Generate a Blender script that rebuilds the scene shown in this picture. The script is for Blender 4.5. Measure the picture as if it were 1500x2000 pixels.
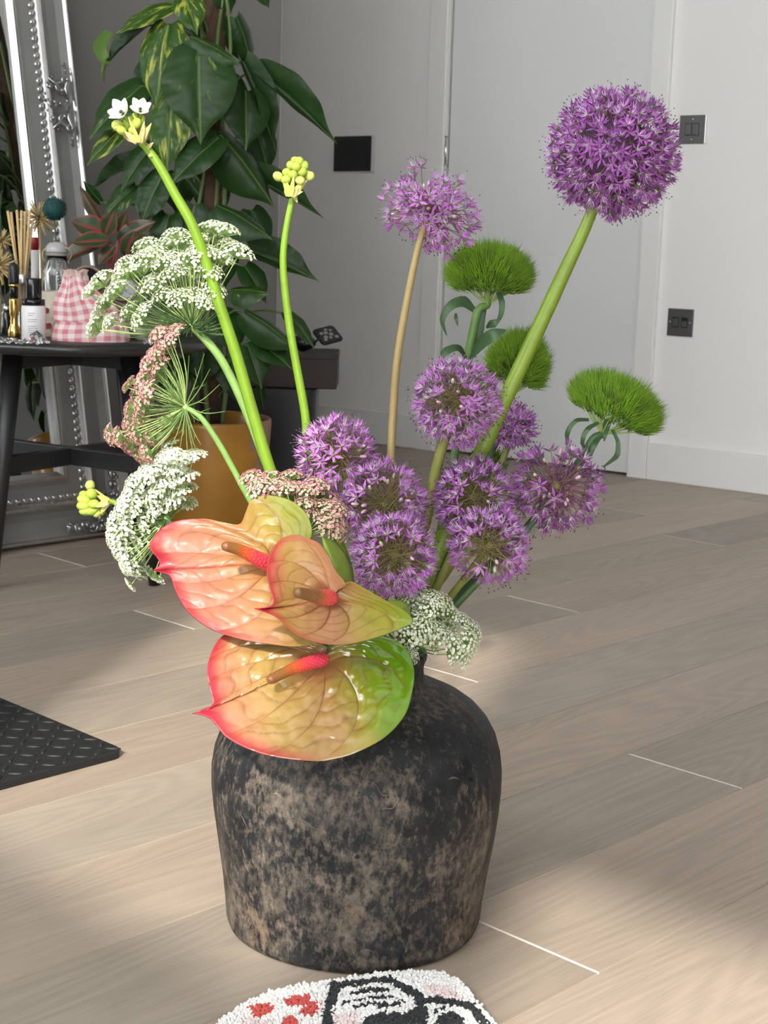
import bpy, bmesh, math, random
from mathutils import Vector, Matrix, noise as mnoise
SC = bpy.context.scene
COL = SC.collection
for _o in list(bpy.data.objects): bpy.data.objects.remove(_o, do_unlink=True)
random.seed(7)
R = math.radians

# ------------------------------------------------------------------ camera
FPX, PITCH, ROLL, YAW, CAMZ = 2988.0, R(10.083), R(1.7285), R(46.013), 0.73
FWD = Vector((math.sin(YAW), math.cos(YAW), 0)); RT = Vector((math.cos(YAW), -math.sin(YAW), 0)); UP = Vector((0, 0, 1))
_cf = FWD * math.cos(PITCH) - UP * math.sin(PITCH)
_cu = UP * math.cos(PITCH) + FWD * math.sin(PITCH)
CR = RT * math.cos(ROLL) + _cu * math.sin(ROLL)
CU = _cu * math.cos(ROLL) - RT * math.sin(ROLL)
CF = _cf
CAM = Vector((0, 0, CAMZ))
cam_d = bpy.data.cameras.new('camera'); cam = bpy.data.objects.new('camera', cam_d); COL.objects.link(cam)
cam_d.sensor_fit = 'VERTICAL'; cam_d.sensor_height = 36.0; cam_d.lens = FPX / 2000 * 36.0
cam_d.clip_start = 0.02; cam_d.clip_end = 100
cam.matrix_world = Matrix(((CR.x, CU.x, -CF.x, CAM.x), (CR.y, CU.y, -CF.y, CAM.y), (CR.z, CU.z, -CF.z, CAM.z), (0, 0, 0, 1)))
cam_d.dof.use_dof = True; cam_d.dof.focus_distance = 1.66; cam_d.dof.aperture_fstop = 24.0
SC.camera = cam

# ------------------------------------------------------------------ sky, sun, exposure
w = bpy.data.worlds.new('sky'); SC.world = w; w.use_nodes = True
w.node_tree.nodes['Background'].inputs[0].default_value = (0.95, 0.97, 1.0, 1)
w.node_tree.nodes['Background'].inputs[1].default_value = 6.4
sun_d = bpy.data.lights.new('sun', 'SUN'); sun = bpy.data.objects.new('sun', sun_d); COL.objects.link(sun)
sun_d.energy = 3.9; sun_d.angle = R(1.6); sun_d.color = (1.0, 0.93, 0.82)
SUN_AZ, SUN_EL = R(30), R(34)
_sd = Vector((math.cos(SUN_AZ) * math.cos(SUN_EL), math.sin(SUN_AZ) * math.cos(SUN_EL), -math.sin(SUN_EL)))
sun.rotation_euler = _sd.to_track_quat('-Z', 'Y').to_euler(); sun.location = (-3, -1, 3)
SC.view_settings.view_transform = 'Standard'; SC.view_settings.look = 'None'
SC.view_settings.gamma = 1.0; SC.view_settings.use_curve_mapping = False
SC.view_settings.exposure = 0.46
SC.cycles.use_denoising = True
SC.cycles.max_bounces = 10; SC.cycles.diffuse_bounces = 6; SC.cycles.transparent_max_bounces = 16
SC.cycles.sample_clamp_indirect = 8.0

# ------------------------------------------------------------------ helpers
def ray(px, py): return CF + CR * ((px - 750) / FPX) - CU * ((py - 1000) / FPX)
def P(px, py, Y):                       # the point at heading distance Y seen through a photo pixel
    d = ray(px, py); return CAM + d * (Y / d.dot(FWD))
def FL(px, py, z=0.0):
    d = ray(px, py); return CAM + d * ((z - CAMZ) / d.z)
def PLN(px, py, p0, n):
    d = ray(px, py); return CAM + d * ((p0 - CAM).dot(n) / d.dot(n))
def lerp(a, b, t): return a + (b - a) * t
def smooth(a, b, x):
    t = max(0.0, min(1.0, (x - a) / (b - a))); return t * t * (3 - 2 * t)
def srgb(r, g, b, a=1.0):
    f = lambda c: (c / 255 / 12.92) if c / 255 <= 0.04045 else ((c / 255 + 0.055) / 1.055) ** 2.4
    return (f(r), f(g), f(b), a)
def frame_z(z, hint=None):
    z = z.normalized(); h = Vector(hint) if hint is not None else (UP if abs(z.z) < 0.9 else Vector((1, 0, 0)))
    x = h.cross(z)
    if x.length < 1e-6: x = Vector((1, 0, 0)).cross(z)
    x.normalize(); return x, z.cross(x), z
def mtx(loc, x, y, z, s=1.0):
    return Matrix(((x.x * s, y.x * s, z.x * s, loc.x), (x.y * s, y.y * s, z.y * s, loc.y), (x.z * s, y.z * s, z.z * s, loc.z), (0, 0, 0, 1)))
def cat_rom(pts, n):
    pts = [Vector(p) for p in pts]
    if len(pts) == 2: return [pts[0].lerp(pts[1], i / n) for i in range(n + 1)]
    q = [pts[0] * 2 - pts[1]] + pts + [pts[-1] * 2 - pts[-2]]
    out = []; m = len(pts) - 1
    for i in range(n + 1):
        u = i / n * m; k = min(int(u), m - 1); t = u - k
        a, b, c, d = q[k], q[k + 1], q[k + 2], q[k + 3]
        out.append(0.5 * ((2 * b) + (c - a) * t + (2 * a - 5 * b + 4 * c - d) * t * t + (3 * b - a - 3 * c + d) * t ** 3))
    return out
def interp(vals, u):
    m = len(vals) - 1; x = max(0, min(m, u * m)); k = min(int(x), m - 1) if m else 0
    return vals[0] if m == 0 else lerp(vals[k], vals[k + 1], x - k)

class MB:
    def __init__(s): s.v = []; s.f = []; s.m = []; s.c = {}; s.sm = []
    def add(s, vs, fs, mi=0, cols=None, sm=True):
        o = len(s.v); s.v += [tuple(x) for x in vs]
        for f in fs: s.f.append(tuple(i + o for i in f)); s.m.append(mi); s.sm.append(sm)
        if cols:
            for i, c in enumerate(cols): s.c[o + i] = c
        return s
    def box(s, a, b, mi=0, bev=0.0, rot=None, loc=None):
        a = Vector(a); b = Vector(b)
        bm = bmesh.new(); bmesh.ops.create_cube(bm, size=1)
        for v in bm.verts: v.co = Vector(((a.x + b.x) / 2 + v.co.x * (b.x - a.x), (a.y + b.y) / 2 + v.co.y * (b.y - a.y), (a.z + b.z) / 2 + v.co.z * (b.z - a.z)))
        if bev: bmesh.ops.bevel(bm, geom=bm.edges[:], offset=bev, segments=2, affect='EDGES', profile=0.6)
        return s.from_bm(bm, mi, rot, loc)
    def from_bm(s, bm, mi=0, rot=None, loc=None, sm=False):
        bm.verts.index_update(); vs = []
        for v in bm.verts:
            c = v.co.copy()
            if rot is not None: c = rot @ c
            if loc is not None: c = c + Vector(loc)
            vs.append(c)
        s.add(vs, [[v.index for v in f.verts] for f in bm.faces], mi, sm=sm); bm.free(); return s
    def tube(s, pts, rad, n=8, mi=0, caps=True, cols=None, squash=None):
        pts = [Vector(p) for p in pts]; L = len(pts); vs = []; fs = []; cc = []
        t0 = (pts[1] - pts[0]).normalized(); x, y, _ = frame_z(t0); pt = t0
        for i, p in enumerate(pts):
            t = (pts[min(i + 1, L - 1)] - pts[max(i - 1, 0)])
            t = t.normalized() if t.length > 1e-9 else pt
            q = pt.rotation_difference(t); x = q @ x; y = q @ y; pt = t
            r = rad if isinstance(rad, (int, float)) else interp(rad, i / (L - 1))
            for k in range(n):
                a = 2 * math.pi * k / n
                vs.append(p + x * (math.cos(a) * r) + y * (math.sin(a) * r * (squash or 1)))
                if cols: cc.append(cols(i / (L - 1), k / n))
        for i in range(L - 1):
            for k in range(n): fs.append((i * n + k, i * n + (k + 1) % n, (i + 1) * n + (k + 1) % n, (i + 1) * n + k))
        if caps: fs.append(tuple(range(n - 1, -1, -1))); fs.append(tuple((L - 1) * n + k for k in range(n)))
        return s.add(vs, fs, mi, cc or None)
    def lathe(s, prof, n=32, loc=(0, 0, 0), axis=None, mi=0, caps=True, bump=None):
        loc = Vector(loc); x, y, z = frame_z(Vector(axis)) if axis is not None else (Vector((1, 0, 0)), Vector((0, 1, 0)), UP)
        vs = []; fs = []; L = len(prof)
        for i, (r, h) in enumerate(prof):
            for k in range(n):
                a = 2 * math.pi * k / n; rr = r + (bump(a, h) if bump else 0)
                vs.append(loc + x * (math.cos(a) * rr) + y * (math.sin(a) * rr) + z * h)
        for i in range(L - 1):
            for k in range(n): fs.append((i * n + k, i * n + (k + 1) % n, (i + 1) * n + (k + 1) % n, (i + 1) * n + k))
        if caps: fs.append(tuple(range(n - 1, -1, -1))); fs.append(tuple((L - 1) * n + k for k in range(n)))
        return s.add(vs, fs, mi)
    def ball(s, c, rx, ry=None, rz=None, ax=None, nu=8, nv=6, mi=0, hint=None):
        c = Vector(c); ry = ry or rx; rz = rz or rx
        x, y, z = frame_z(Vector(ax), hint) if ax is not None else (Vector((1, 0, 0)), Vector((0, 1, 0)), UP)
        vs = [c - z * rz]; fs = []
        for j in range(1, nv):
            b = math.pi * j / nv
            for k in range(nu):
                a = 2 * math.pi * k / nu
                vs.append(c + x * (math.cos(a) * math.sin(b) * rx) + y * (math.sin(a) * math.sin(b) * ry) - z * (math.cos(b) * rz))
        vs.append(c + z * rz); e = len(vs) - 1
        for k in range(nu): fs.append((0, 1 + (k + 1) % nu, 1 + k)); fs.append((e, e - nu + k, e - nu + (k + 1) % nu))
        for j in range(nv - 2):
            for k in range(nu):
                a = 1 + j * nu; fs.append((a + k, a + (k + 1) % nu, a + nu + (k + 1) % nu, a + nu + k))
        return s.add(vs, fs, mi)
    def mesh(s, name, mats, org=Vector((0, 0, 0))):
        me = bpy.data.meshes.new(name); o = Vector(org)
        me.from_pydata([(x - o.x, y - o.y, z - o.z) for x, y, z in s.v], [], s.f)
        for m in (mats if isinstance(mats, (list, tuple)) else [mats]): me.materials.append(m)
        if any(s.m): me.polygons.foreach_set('material_index', s.m)
        me.polygons.foreach_set('use_smooth', s.sm)
        if s.c:
            at = me.color_attributes.new('Col', 'FLOAT_COLOR', 'POINT')
            buf = []
            for i in range(len(s.v)): c = s.c.get(i, (1, 1, 1)); buf += [c[0], c[1], c[2], 1.0]
            at.data.foreach_set('color', buf)
        me.validate(); me.update(); return me
    def build(s, name, mats, parent=None, org=None, **kw):
        org = Vector(org) if org is not None else (WL[parent.name] if parent else Vector((0, 0, 0)))
        return put(s.mesh(name, mats, org), name, parent, Matrix.Translation(org), **kw)
WL = {}
def put(me, name, parent=None, mw=None, **kw):           # link a mesh as an object at a world matrix
    o = bpy.data.objects.new(name, me); COL.objects.link(o)
    mw = mw or Matrix(); WL[o.name] = mw.translation.copy()
    if parent:
        o.parent = parent; o.matrix_local = Matrix.Translation(-WL[parent.name]) @ mw
    else: o.matrix_world = mw
    for k, v in kw.items(): o[k] = v
    return o
def thing(name, label, cat, loc=(0, 0, 0), group=None, kind=None):
    o = bpy.data.objects.new(name, None); COL.objects.link(o); o.location = loc; o.empty_display_size = 0.02
    WL[o.name] = Vector(loc); o['label'] = label; o['category'] = cat
    if group: o['group'] = group
    if kind: o['kind'] = kind
    return o
def struct(name, loc=(0, 0, 0)):
    o = bpy.data.objects.new(name, None); COL.objects.link(o); o.location = loc; o.empty_display_size = 0.02
    WL[o.name] = Vector(loc); o['kind'] = 'structure'; return o

# ------------------------------------------------------------------ materials
def nd(t, ty, **kw):
    n = t.nodes.new(ty)
    for k, v in kw.items(): setattr(n, k, v)
    return n
def mat(name, col, rough=0.5, metal=0.0, spec=0.5, var=0.0, vscale=20.0, bump=0.0, bscale=80.0, attr=False, transl=0.0, coat=0.0, trans=0.0, stretch=None, tcol=None, rnd=0.0, ior=None, sheen=0.0):
    m = bpy.data.materials.new(name); m.use_nodes = True; t = m.node_tree; b = t.nodes['Principled BSDF']; L = t.links.new
    out = t.nodes['Material Output']
    b.inputs['Base Color'].default_value = col if len(col) == 4 else (*col, 1)
    b.inputs['Roughness'].default_value = rough; b.inputs['Metallic'].default_value = metal
    b.inputs['Specular IOR Level'].default_value = spec; b.inputs['Coat Weight'].default_value = coat; b.inputs['Coat Roughness'].default_value = 0.08
    b.inputs['Transmission Weight'].default_value = trans; b.inputs['Sheen Weight'].default_value = sheen
    if ior: b.inputs['IOR'].default_value = ior
    src = None
    if attr:
        a = nd(t, 'ShaderNodeAttribute', attribute_name='Col'); src = a.outputs['Color']
    tc = None
    def coords(scale):
        nonlocal tc
        tc = tc or nd(t, 'ShaderNodeTexCoord')
        if stretch:
            mp = nd(t, 'ShaderNodeMapping'); mp.inputs['Scale'].default_value = stretch; L(tc.outputs['Object'], mp.inputs[0]); return mp.outputs[0]
        return tc.outputs['Object']
    if var or rnd:
        hs = nd(t, 'ShaderNodeHueSaturation')
        if src: L(src, hs.inputs['Color'])
        else: hs.inputs['Color'].default_value = col if len(col) == 4 else (*col, 1)
        val = None
        if var:
            n = nd(t, 'ShaderNodeTexNoise'); n.inputs['Scale'].default_value = vscale; n.inputs['Detail'].default_value = 4; L(coords(vscale), n.inputs['Vector'])
            mr = nd(t, 'ShaderNodeMapRange'); mr.inputs[1].default_value = 0.25; mr.inputs[2].default_value = 0.75; mr.inputs[3].default_value = 1 - var; mr.inputs[4].default_value = 1 + var
            L(n.outputs[0], mr.inputs[0]); val = mr.outputs[0]
        if rnd:
            oi = nd(t, 'ShaderNodeObjectInfo'); m2 = nd(t, 'ShaderNodeMapRange'); m2.inputs[3].default_value = 1 - rnd; m2.inputs[4].default_value = 1 + rnd
            L(oi.outputs['Random'], m2.inputs[0])
            if val:
                mu = nd(t, 'ShaderNodeMath', operation='MULTIPLY'); L(val, mu.inputs[0]); L(m2.outputs[0], mu.inputs[1]); val = mu.outputs[0]
            else: val = m2.outputs[0]
        L(val, hs.inputs['Value']); src = hs.outputs[0]
    if src: L(src, b.inputs['Base Color'])
    if bump:
        n = nd(t, 'ShaderNodeTexNoise'); n.inputs['Scale'].default_value = bscale; n.inputs['Detail'].default_value = 5; L(coords(bscale), n.inputs['Vector'])
        bp = nd(t, 'ShaderNodeBump'); bp.inputs['Strength'].default_value = bump; bp.inputs['Distance'].default_value = 0.002; L(n.outputs[0], bp.inputs['Height']); L(bp.outputs[0], b.inputs['Normal'])
    if transl:
        tr = nd(t, 'ShaderNodeBsdfTranslucent'); mx = nd(t, 'ShaderNodeMixShader'); mx.inputs[0].default_value = transl
        if tcol: tr.inputs[0].default_value = (*tcol, 1)
        elif src: L(src, tr.inputs[0])
        else: tr.inputs[0].default_value = col if len(col) == 4 else (*col, 1)
        L(b.outputs[0], mx.inputs[1]); L(tr.outputs[0], mx.inputs[2]); L(mx.outputs[0], out.inputs[0])
    return m
# solid panels of the window wall as (y0,z0)-(y1,z1); unseen, sized to block or admit sun
CEIL = 2.8
WINWALL = [((-3.0, 0), (-2.2, CEIL)), ((-2.2, 2.72), (3.4, CEIL)), ((3.2, 0), (3.4, CEIL)), ((-0.3, 0), (0.5, 1.66)), ((-0.44, 0), (-0.3, CEIL)), ((-1.95, 2.13), (-0.44, CEIL)), ((0.5, 0), (0.62, CEIL)), ((1.85, 0), (1.93, CEIL)), ((0.62, 0), (3.2, 1.45))]
# ------------------------------------------------------------------ structure materials
def wood_mat():
    m = bpy.data.materials.new('washed_oak'); m.use_nodes = True; t = m.node_tree; b = t.nodes['Principled BSDF']; L = t.links.new
    tc = nd(t, 'ShaderNodeTexCoord'); oi = nd(t, 'ShaderNodeObjectInfo')
    off = nd(t, 'ShaderNodeVectorMath', operation='SCALE'); cx = nd(t, 'ShaderNodeCombineXYZ')
    L(oi.outputs['Random'], cx.inputs[0]); L(oi.outputs['Random'], cx.inputs[1]); L(oi.outputs['Random'], cx.inputs[2])
    L(cx.outputs[0], off.inputs[0]); off.inputs[3].default_value = 37.0
    ad = nd(t, 'ShaderNodeVectorMath', operation='ADD'); L(tc.outputs['Object'], ad.inputs[0]); L(off.outputs[0], ad.inputs[1])
    mp = nd(t, 'ShaderNodeMapping'); mp.inputs['Scale'].default_value = (0.55, 4.2, 1); L(ad.outputs[0], mp.inputs[0])
    # cathedral rings: bands of a slowly warped noise
    n1 = nd(t, 'ShaderNodeTexNoise'); n1.inputs['Scale'].default_value = 1.5; n1.inputs['Detail'].default_value = 1.5; n1.inputs['Distortion'].default_value = 0.35; L(mp.outputs[0], n1.inputs['Vector'])
    mu = nd(t, 'ShaderNodeMath', operation='MULTIPLY'); mu.inputs[1].default_value = 26.0; L(n1.outputs[0], mu.inputs[0])
    fr = nd(t, 'ShaderNodeMath', operation='SINE'); 
    mu2 = nd(t, 'ShaderNodeMath', operation='MULTIPLY'); mu2.inputs[1].default_value = 6.283; L(mu.outputs[0], mu2.inputs[0]); L(mu2.outputs[0], fr.inputs[0])
    # fine pores
    mp2 = nd(t, 'ShaderNodeMapping'); mp2.inputs['Scale'].default_value = (9, 260, 1); L(ad.outputs[0], mp2.inputs[0])
    n2 = nd(t, 'ShaderNodeTexNoise'); n2.inputs['Scale'].default_value = 1.0; n2.inputs['Detail'].default_value = 5; n2.inputs['Roughness'].default_value = 0.65; L(mp2.outputs[0], n2.inputs['Vector'])
    mp3 = nd(t, 'ShaderNodeMapping'); mp3.inputs['Scale'].default_value = (1.2, 5, 1); L(ad.outputs[0], mp3.inputs[0])
    n3 = nd(t, 'ShaderNodeTexNoise'); n3.inputs['Scale'].default_value = 1.6; n3.inputs['Detail'].default_value = 3; L(mp3.outputs[0], n3.inputs['Vector'])
    r1 = nd(t, 'ShaderNodeMapRange'); r1.inputs[1].default_value = -1; r1.inputs[2].default_value = 1; r1.inputs[3].default_value = -0.05; r1.inputs[4].default_value = 0.04; L(fr.outputs[0], r1.inputs[0])
    r2 = nd(t, 'ShaderNodeMapRange'); r2.inputs[1].default_value = 0.3; r2.inputs[2].default_value = 0.7; r2.inputs[3].default_value = -0.10; r2.inputs[4].default_value = 0.05; L(n2.outputs[0], r2.inputs[0])
    r3 = nd(t, 'ShaderNodeMapRange'); r3.inputs[1].default_value = 0.3; r3.inputs[2].default_value = 0.7; r3.inputs[3].default_value = -0.07; r3.inputs[4].default_value = 0.06; L(n3.outputs[0], r3.inputs[0])
    r4 = nd(t, 'ShaderNodeMapRange'); r4.inputs[3].default_value = 0.90; r4.inputs[4].default_value = 1.08; L(oi.outputs['Random'], r4.inputs[0])
    s1 = nd(t, 'ShaderNodeMath', operation='ADD'); L(r1.outputs[0], s1.inputs[0]); L(r2.outputs[0], s1.inputs[1])
    s2 = nd(t, 'ShaderNodeMath', operation='ADD'); L(s1.outputs[0], s2.inputs[0]); L(r3.outputs[0], s2.inputs[1])
    s3 = nd(t, 'ShaderNodeMath', operation='ADD'); L(s2.outputs[0], s3.inputs[0]); L(r4.outputs[0], s3.inputs[1])
    # knots: a few small dark spots
    mp4 = nd(t, 'ShaderNodeMapping'); mp4.inputs['Scale'].default_value = (1.6, 5.5, 1); L(ad.outputs[0], mp4.inputs[0])
    vo = nd(t, 'ShaderNodeTexVoronoi'); vo.inputs['Scale'].default_value = 0.9; L(mp4.outputs[0], vo.inputs['Vector'])
    rk = nd(t, 'ShaderNodeMapRange'); rk.inputs[1].default_value = 0.012; rk.inputs[2].default_value = 0.03; rk.inputs[3].default_value = 0.45; rk.inputs[4].default_value = 1.0; L(vo.outputs['Distance'], rk.inputs[0])
    s4 = nd(t, 'ShaderNodeMath', operation='MULTIPLY'); L(s3.outputs[0], s4.inputs[0]); L(rk.outputs[0], s4.inputs[1])
    # hue drift between pinkish and greyish boards
    wn = nd(t, 'ShaderNodeTexWhiteNoise', noise_dimensions='1D'); L(oi.outputs['Random'], wn.inputs['W'])
    mx = nd(t, 'ShaderNodeMix', data_type='RGBA'); L(wn.outputs[0], mx.inputs[0])
    mx.inputs[6].default_value = FLOOR_A; mx.inputs[7].default_value = FLOOR_B
    hs = nd(t, 'ShaderNodeHueSaturation'); L(mx.outputs[2], hs.inputs['Color']); L(s4.outputs[0], hs.inputs['Value']); L(hs.outputs[0], b.inputs['Base Color'])
    b.inputs['Roughness'].default_value = 0.48; b.inputs['Specular IOR Level'].default_value = 0.35
    bp = nd(t, 'ShaderNodeBump'); bp.inputs['Strength'].default_value = 0.12; bp.inputs['Distance'].default_value = 0.001; L(n2.outputs[0], bp.inputs['Height']); L(bp.outputs[0], b.inputs['Normal'])
    return m
FLOOR_A = (0.415, 0.338, 0.264, 1); FLOOR_B = (0.35, 0.301, 0.245, 1)
M_WOOD = wood_mat()
M_JOINT = mat('joint_lime', (0.50, 0.42, 0.33), 0.7)
M_JOINTW = mat('end_joint_lime_glint', (0.64, 0.60, 0.54), 0.7)  # whitish filler, with the glint on bevelled board ends in its colour
M_WALL = mat('wall_paint', (0.84, 0.835, 0.82), 0.85, spec=0.2, bump=0.04, bscale=300)
M_WALLSH = mat('wall_paint_shaded', (0.22, 0.217, 0.205), 0.85, spec=0.2, bump=0.04, bscale=300)  # wall paint darkened to stand for the left wall's grazing light
M_TRIM = mat('trim_satin', (0.82, 0.82, 0.80), 0.4, spec=0.4)
M_DOOR = mat('door_satin', (0.76, 0.775, 0.765), 0.45, spec=0.4)
M_CEIL = mat('ceiling_paint', (0.72, 0.72, 0.71), 0.9, spec=0.1)
M_DARKWALL = mat('far_wall_paint', (0.38, 0.37, 0.355), 0.9, spec=0.1)
M_CHROME = mat('brushed_steel', (0.72, 0.72, 0.71), 0.25, metal=1.0)
M_NICKEL = mat('black_nickel', (0.13, 0.13, 0.128), 0.38, metal=0.6)
M_BLACK = mat('black_plastic', (0.012, 0.012, 0.013), 0.35)
M_SCREEN = mat('screen_glass', (0.006, 0.008, 0.010), 0.08)
M_GAP = mat('shadow_gap', (0.03, 0.03, 0.03), 0.9)  # near-black for the shade in the door gap; also the mirror's back

# ------------------------------------------------------------------ floor: every board its own part
floor = struct('floor')
ROW0, ROWP = 0.8432, 0.19201
X_A, X_B, Y_A, Y_B = -1.2, 4.3, -3.0, 4.7
sub = MB(); sub.box((X_A, Y_A, -0.06), (X_B, Y_B, -0.004)); sub.build('subfloor', M_JOINT, floor)
JOINTS = {-1: 2.62, 0: 1.21, 1: 1.80, 2: 0.42, 3: 3.05, 4: 1.91, 5: 2.446, 6: 3.3, 7: 1.763, 8: 3.52, 9: 2.9, 10: 1.921, 11: 3.15, 12: 2.5, 13: 3.6, 14: 2.2, 15: 3.0}
def plank(x0, x1, y0, y1):
    g, c, h = 0.0005, 0.0008, 0.0
    a = [(x0 + g, y0 + g, -0.0035), (x1 - g, y0 + g, -0.0035), (x1 - g, y1 - g, -0.0035), (x0 + g, y1 - g, -0.0035)]
    e = g + c
    b = [(x0 + e + 0.0006, y0 + e, 0), (x1 - e - 0.0006, y0 + e, 0), (x1 - e - 0.0006, y1 - e, 0), (x0 + e + 0.0006, y1 - e, 0)]
    m = MB(); m.add(a + b, [(4, 5, 6, 7)], 0, sm=False)
    m.add(a + b, [(0, 1, 5, 4), (2, 3, 7, 6)], 1, sm=False); m.add(a + b, [(1, 2, 6, 5), (3, 0, 4, 7)], 2, sm=False)
    m.build('plank', [M_WOOD, M_JOINT, M_JOINTW], floor, org=((x0 + x1) / 2, (y0 + y1) / 2, 0))
k0 = int(math.floor((Y_A - ROW0) / ROWP))
for k in range(k0, 21):
    y0 = ROW0 + ROWP * k; y1 = y0 + ROWP
    if y0 > Y_B or y1 < Y_A: continue
    jx = JOINTS.get(k, random.uniform(0.0, 2.2)); xs = [jx]
    while xs[0] > X_A + 0.3: xs.insert(0, xs[0] - 2.2)
    while xs[-1] < X_B - 0.3: xs.append(xs[-1] + 2.2)
    xs[0] = X_A; xs[-1] = X_B
    for a, b in zip(xs[:-1], xs[1:]): plank(a, b, y0, y1)

# ------------------------------------------------------------------ walls
def slab(name, parts, m):
    o = struct(name)
    b = MB()
    for a, c in parts: b.box(a, c)
    me = b.build(name + '_panel', m, o); return o

# left wall (behind the mirror) ends at an outside corner, then the hall
o = MB(); o.box((X_A, 3.40, 0), (3.04, 4.42, CEIL)); wl = o.build('wall_left', M_WALLSH); wl['kind'] = 'structure'
o = MB(); o.box((3.04, 4.36, 0), (4.4, 4.46, CEIL)); x = o.build('wall_hall', M_WALL); x['kind'] = 'structure'
o = MB(); o.box((X_A, Y_A - 0.1, 0), (4.6, Y_A, CEIL)); x = o.build('wall_back', M_DARKWALL); x['kind'] = 'structure'
o = MB(); o.box((X_A - 0.1, Y_A - 0.1, CEIL), (4.9, 4.6, CEIL + 0.1)); x = o.build('ceiling', M_CEIL); x['kind'] = 'structure'
# right wall: local frame u along the wall (increasing away from the camera), n into the room
WR0 = Vector((4.084, 2.770, 0)); WRU = (Vector((3.958, 3.876, 0)) - WR0).normalized(); WRN = Vector((-WRU.y, WRU.x, 0))
if WRN.x > 0: WRN = -WRN
ROT_WR = Matrix((( -WRN.x, WRU.x, 0), (-WRN.y, WRU.y, 0), (0, 0, 1)))   # local x = into the wall, y = along, z = up
def wr_box(mb, u0, u1, d0, d1, z0, z1, mi=0, bev=0.0):                  # d: depth out of the wall face (positive = into the room)
    return mb.box((-d1, u0, z0), (-d0, u1, z1), mi, bev, rot=ROT_WR, loc=WR0)
U = lambda y: (y - 2.770) / WRU.y
D0, D1 = U(2.840), U(3.603)            # door opening
o = MB(); wr_box(o, -1.45, D0, -0.14, 0, 0, CEIL); wr_box(o, D1, 1.75, -0.14, 0, 0, CEIL); wr_box(o, D0, D1, -0.14, 0, 2.04, CEIL)
x = o.build('wall_right', M_WALL); x['kind'] = 'structure'
o = MB(); wr_box(o, -6.2, -1.45, -0.14, 0.02, 0, CEIL); x = o.build('wall_kitchen', mat('dark_panelling', (0.06, 0.057, 0.055), 0.6)); x['kind'] = 'structure'
door = struct('door_1', WR0 + WRU * ((D0 + D1) / 2))
o = MB(); wr_box(o, D0 + 0.003, D1 - 0.004, -0.048, -0.008, 0.008, 2.036, bev=0.003); o.build('door_leaf', M_DOOR, door)
o = MB(); wr_box(o, D0, D1, -0.13, -0.05, 0.0, 0.02); o.build('door_gap_shade', M_GAP, door)  # dark strip painted as the shade under the door
for z in (0.27, 1.035, 1.80):
    o = MB()
    pz = WR0 + WRU * D1 - WRN * 0.0 + Vector((0, 0, z))
    o.tube([pz + WRN * 0.006 + UP * (-0.05), pz + WRN * 0.006 + UP * 0.05], 0.0065, 10)
    for q in (-0.052, -0.018, 0.016, 0.05):
        o.tube([pz + WRN * 0.006 + UP * (q - 0.0015), pz + WRN * 0.006 + UP * (q + 0.0015)], 0.0075, 10)
    o.build('hinge', M_CHROME, door)
tr = struct('trim_1', WR0 + WRU * ((D0 + D1) / 2))
o = MB(); wr_box(o, D0 - 0.070, D0 - 0.006, 0, 0.018, 0, 2.11, bev=0.003); wr_box(o, D0 - 0.008, D0 + 0.0, -0.06, 0.012, 0, 2.04); o.build('frame_post', M_TRIM, tr)
o = MB(); wr_box(o, D1 + 0.006, D1 + 0.078, 0, 0.018, 0, 2.11, bev=0.003); wr_box(o, D1 - 0.0, D1 + 0.008, -0.06, 0.012, 0, 2.04); o.build('frame_post', M_TRIM, tr)
o = MB(); wr_box(o, D0 - 0.070, D1 + 0.078, 0, 0.018, 2.04, 2.11, bev=0.003); o.build('frame_head', M_TRIM, tr)
bb = struct('baseboard_right', WR0)
o = MB(); wr_box(o, -1.45, D0 - 0.071, 0, 0.014, 0, 0.118, bev=0.003); o.build('board', M_TRIM, bb)
o = MB(); wr_box(o, D1 + 0.079, 1.6, 0, 0.014, 0, 0.118, bev=0.003); o.build('board', M_TRIM, bb)
o = MB(); o.box((X_A, 3.386, 0), (3.054, 3.40, 0.118), bev=0.003); x = o.build('baseboard_left', M_TRIM); x['kind'] = 'structure'
o = MB(); o.box((3.04, 4.346, 0), (3.95, 4.36, 0.118), bev=0.003); x = o.build('baseboard_hall', M_TRIM); x['kind'] = 'structure'
# window wall behind and to the left of the camera: panels shaped for the sun patches
ww = struct('wall_window', (X_A, 0, 0))
o = MB()
for a, c in WINWALL: o.box((X_A - 0.16, a[0], a[1]), (X_A, c[0], c[1]))
o.build('sun_mask_panel', M_WALL, ww)
nb = struct('added_sun_blocker', (-6.6, -0.6, -3))  # unseen block added outside to keep the sun off the left window
o = MB(); o.box((-7.2, -2.25, -3), (-6.0, 1.0, 7.5)); o.build('blocker_box', M_WALL, nb)
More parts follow.
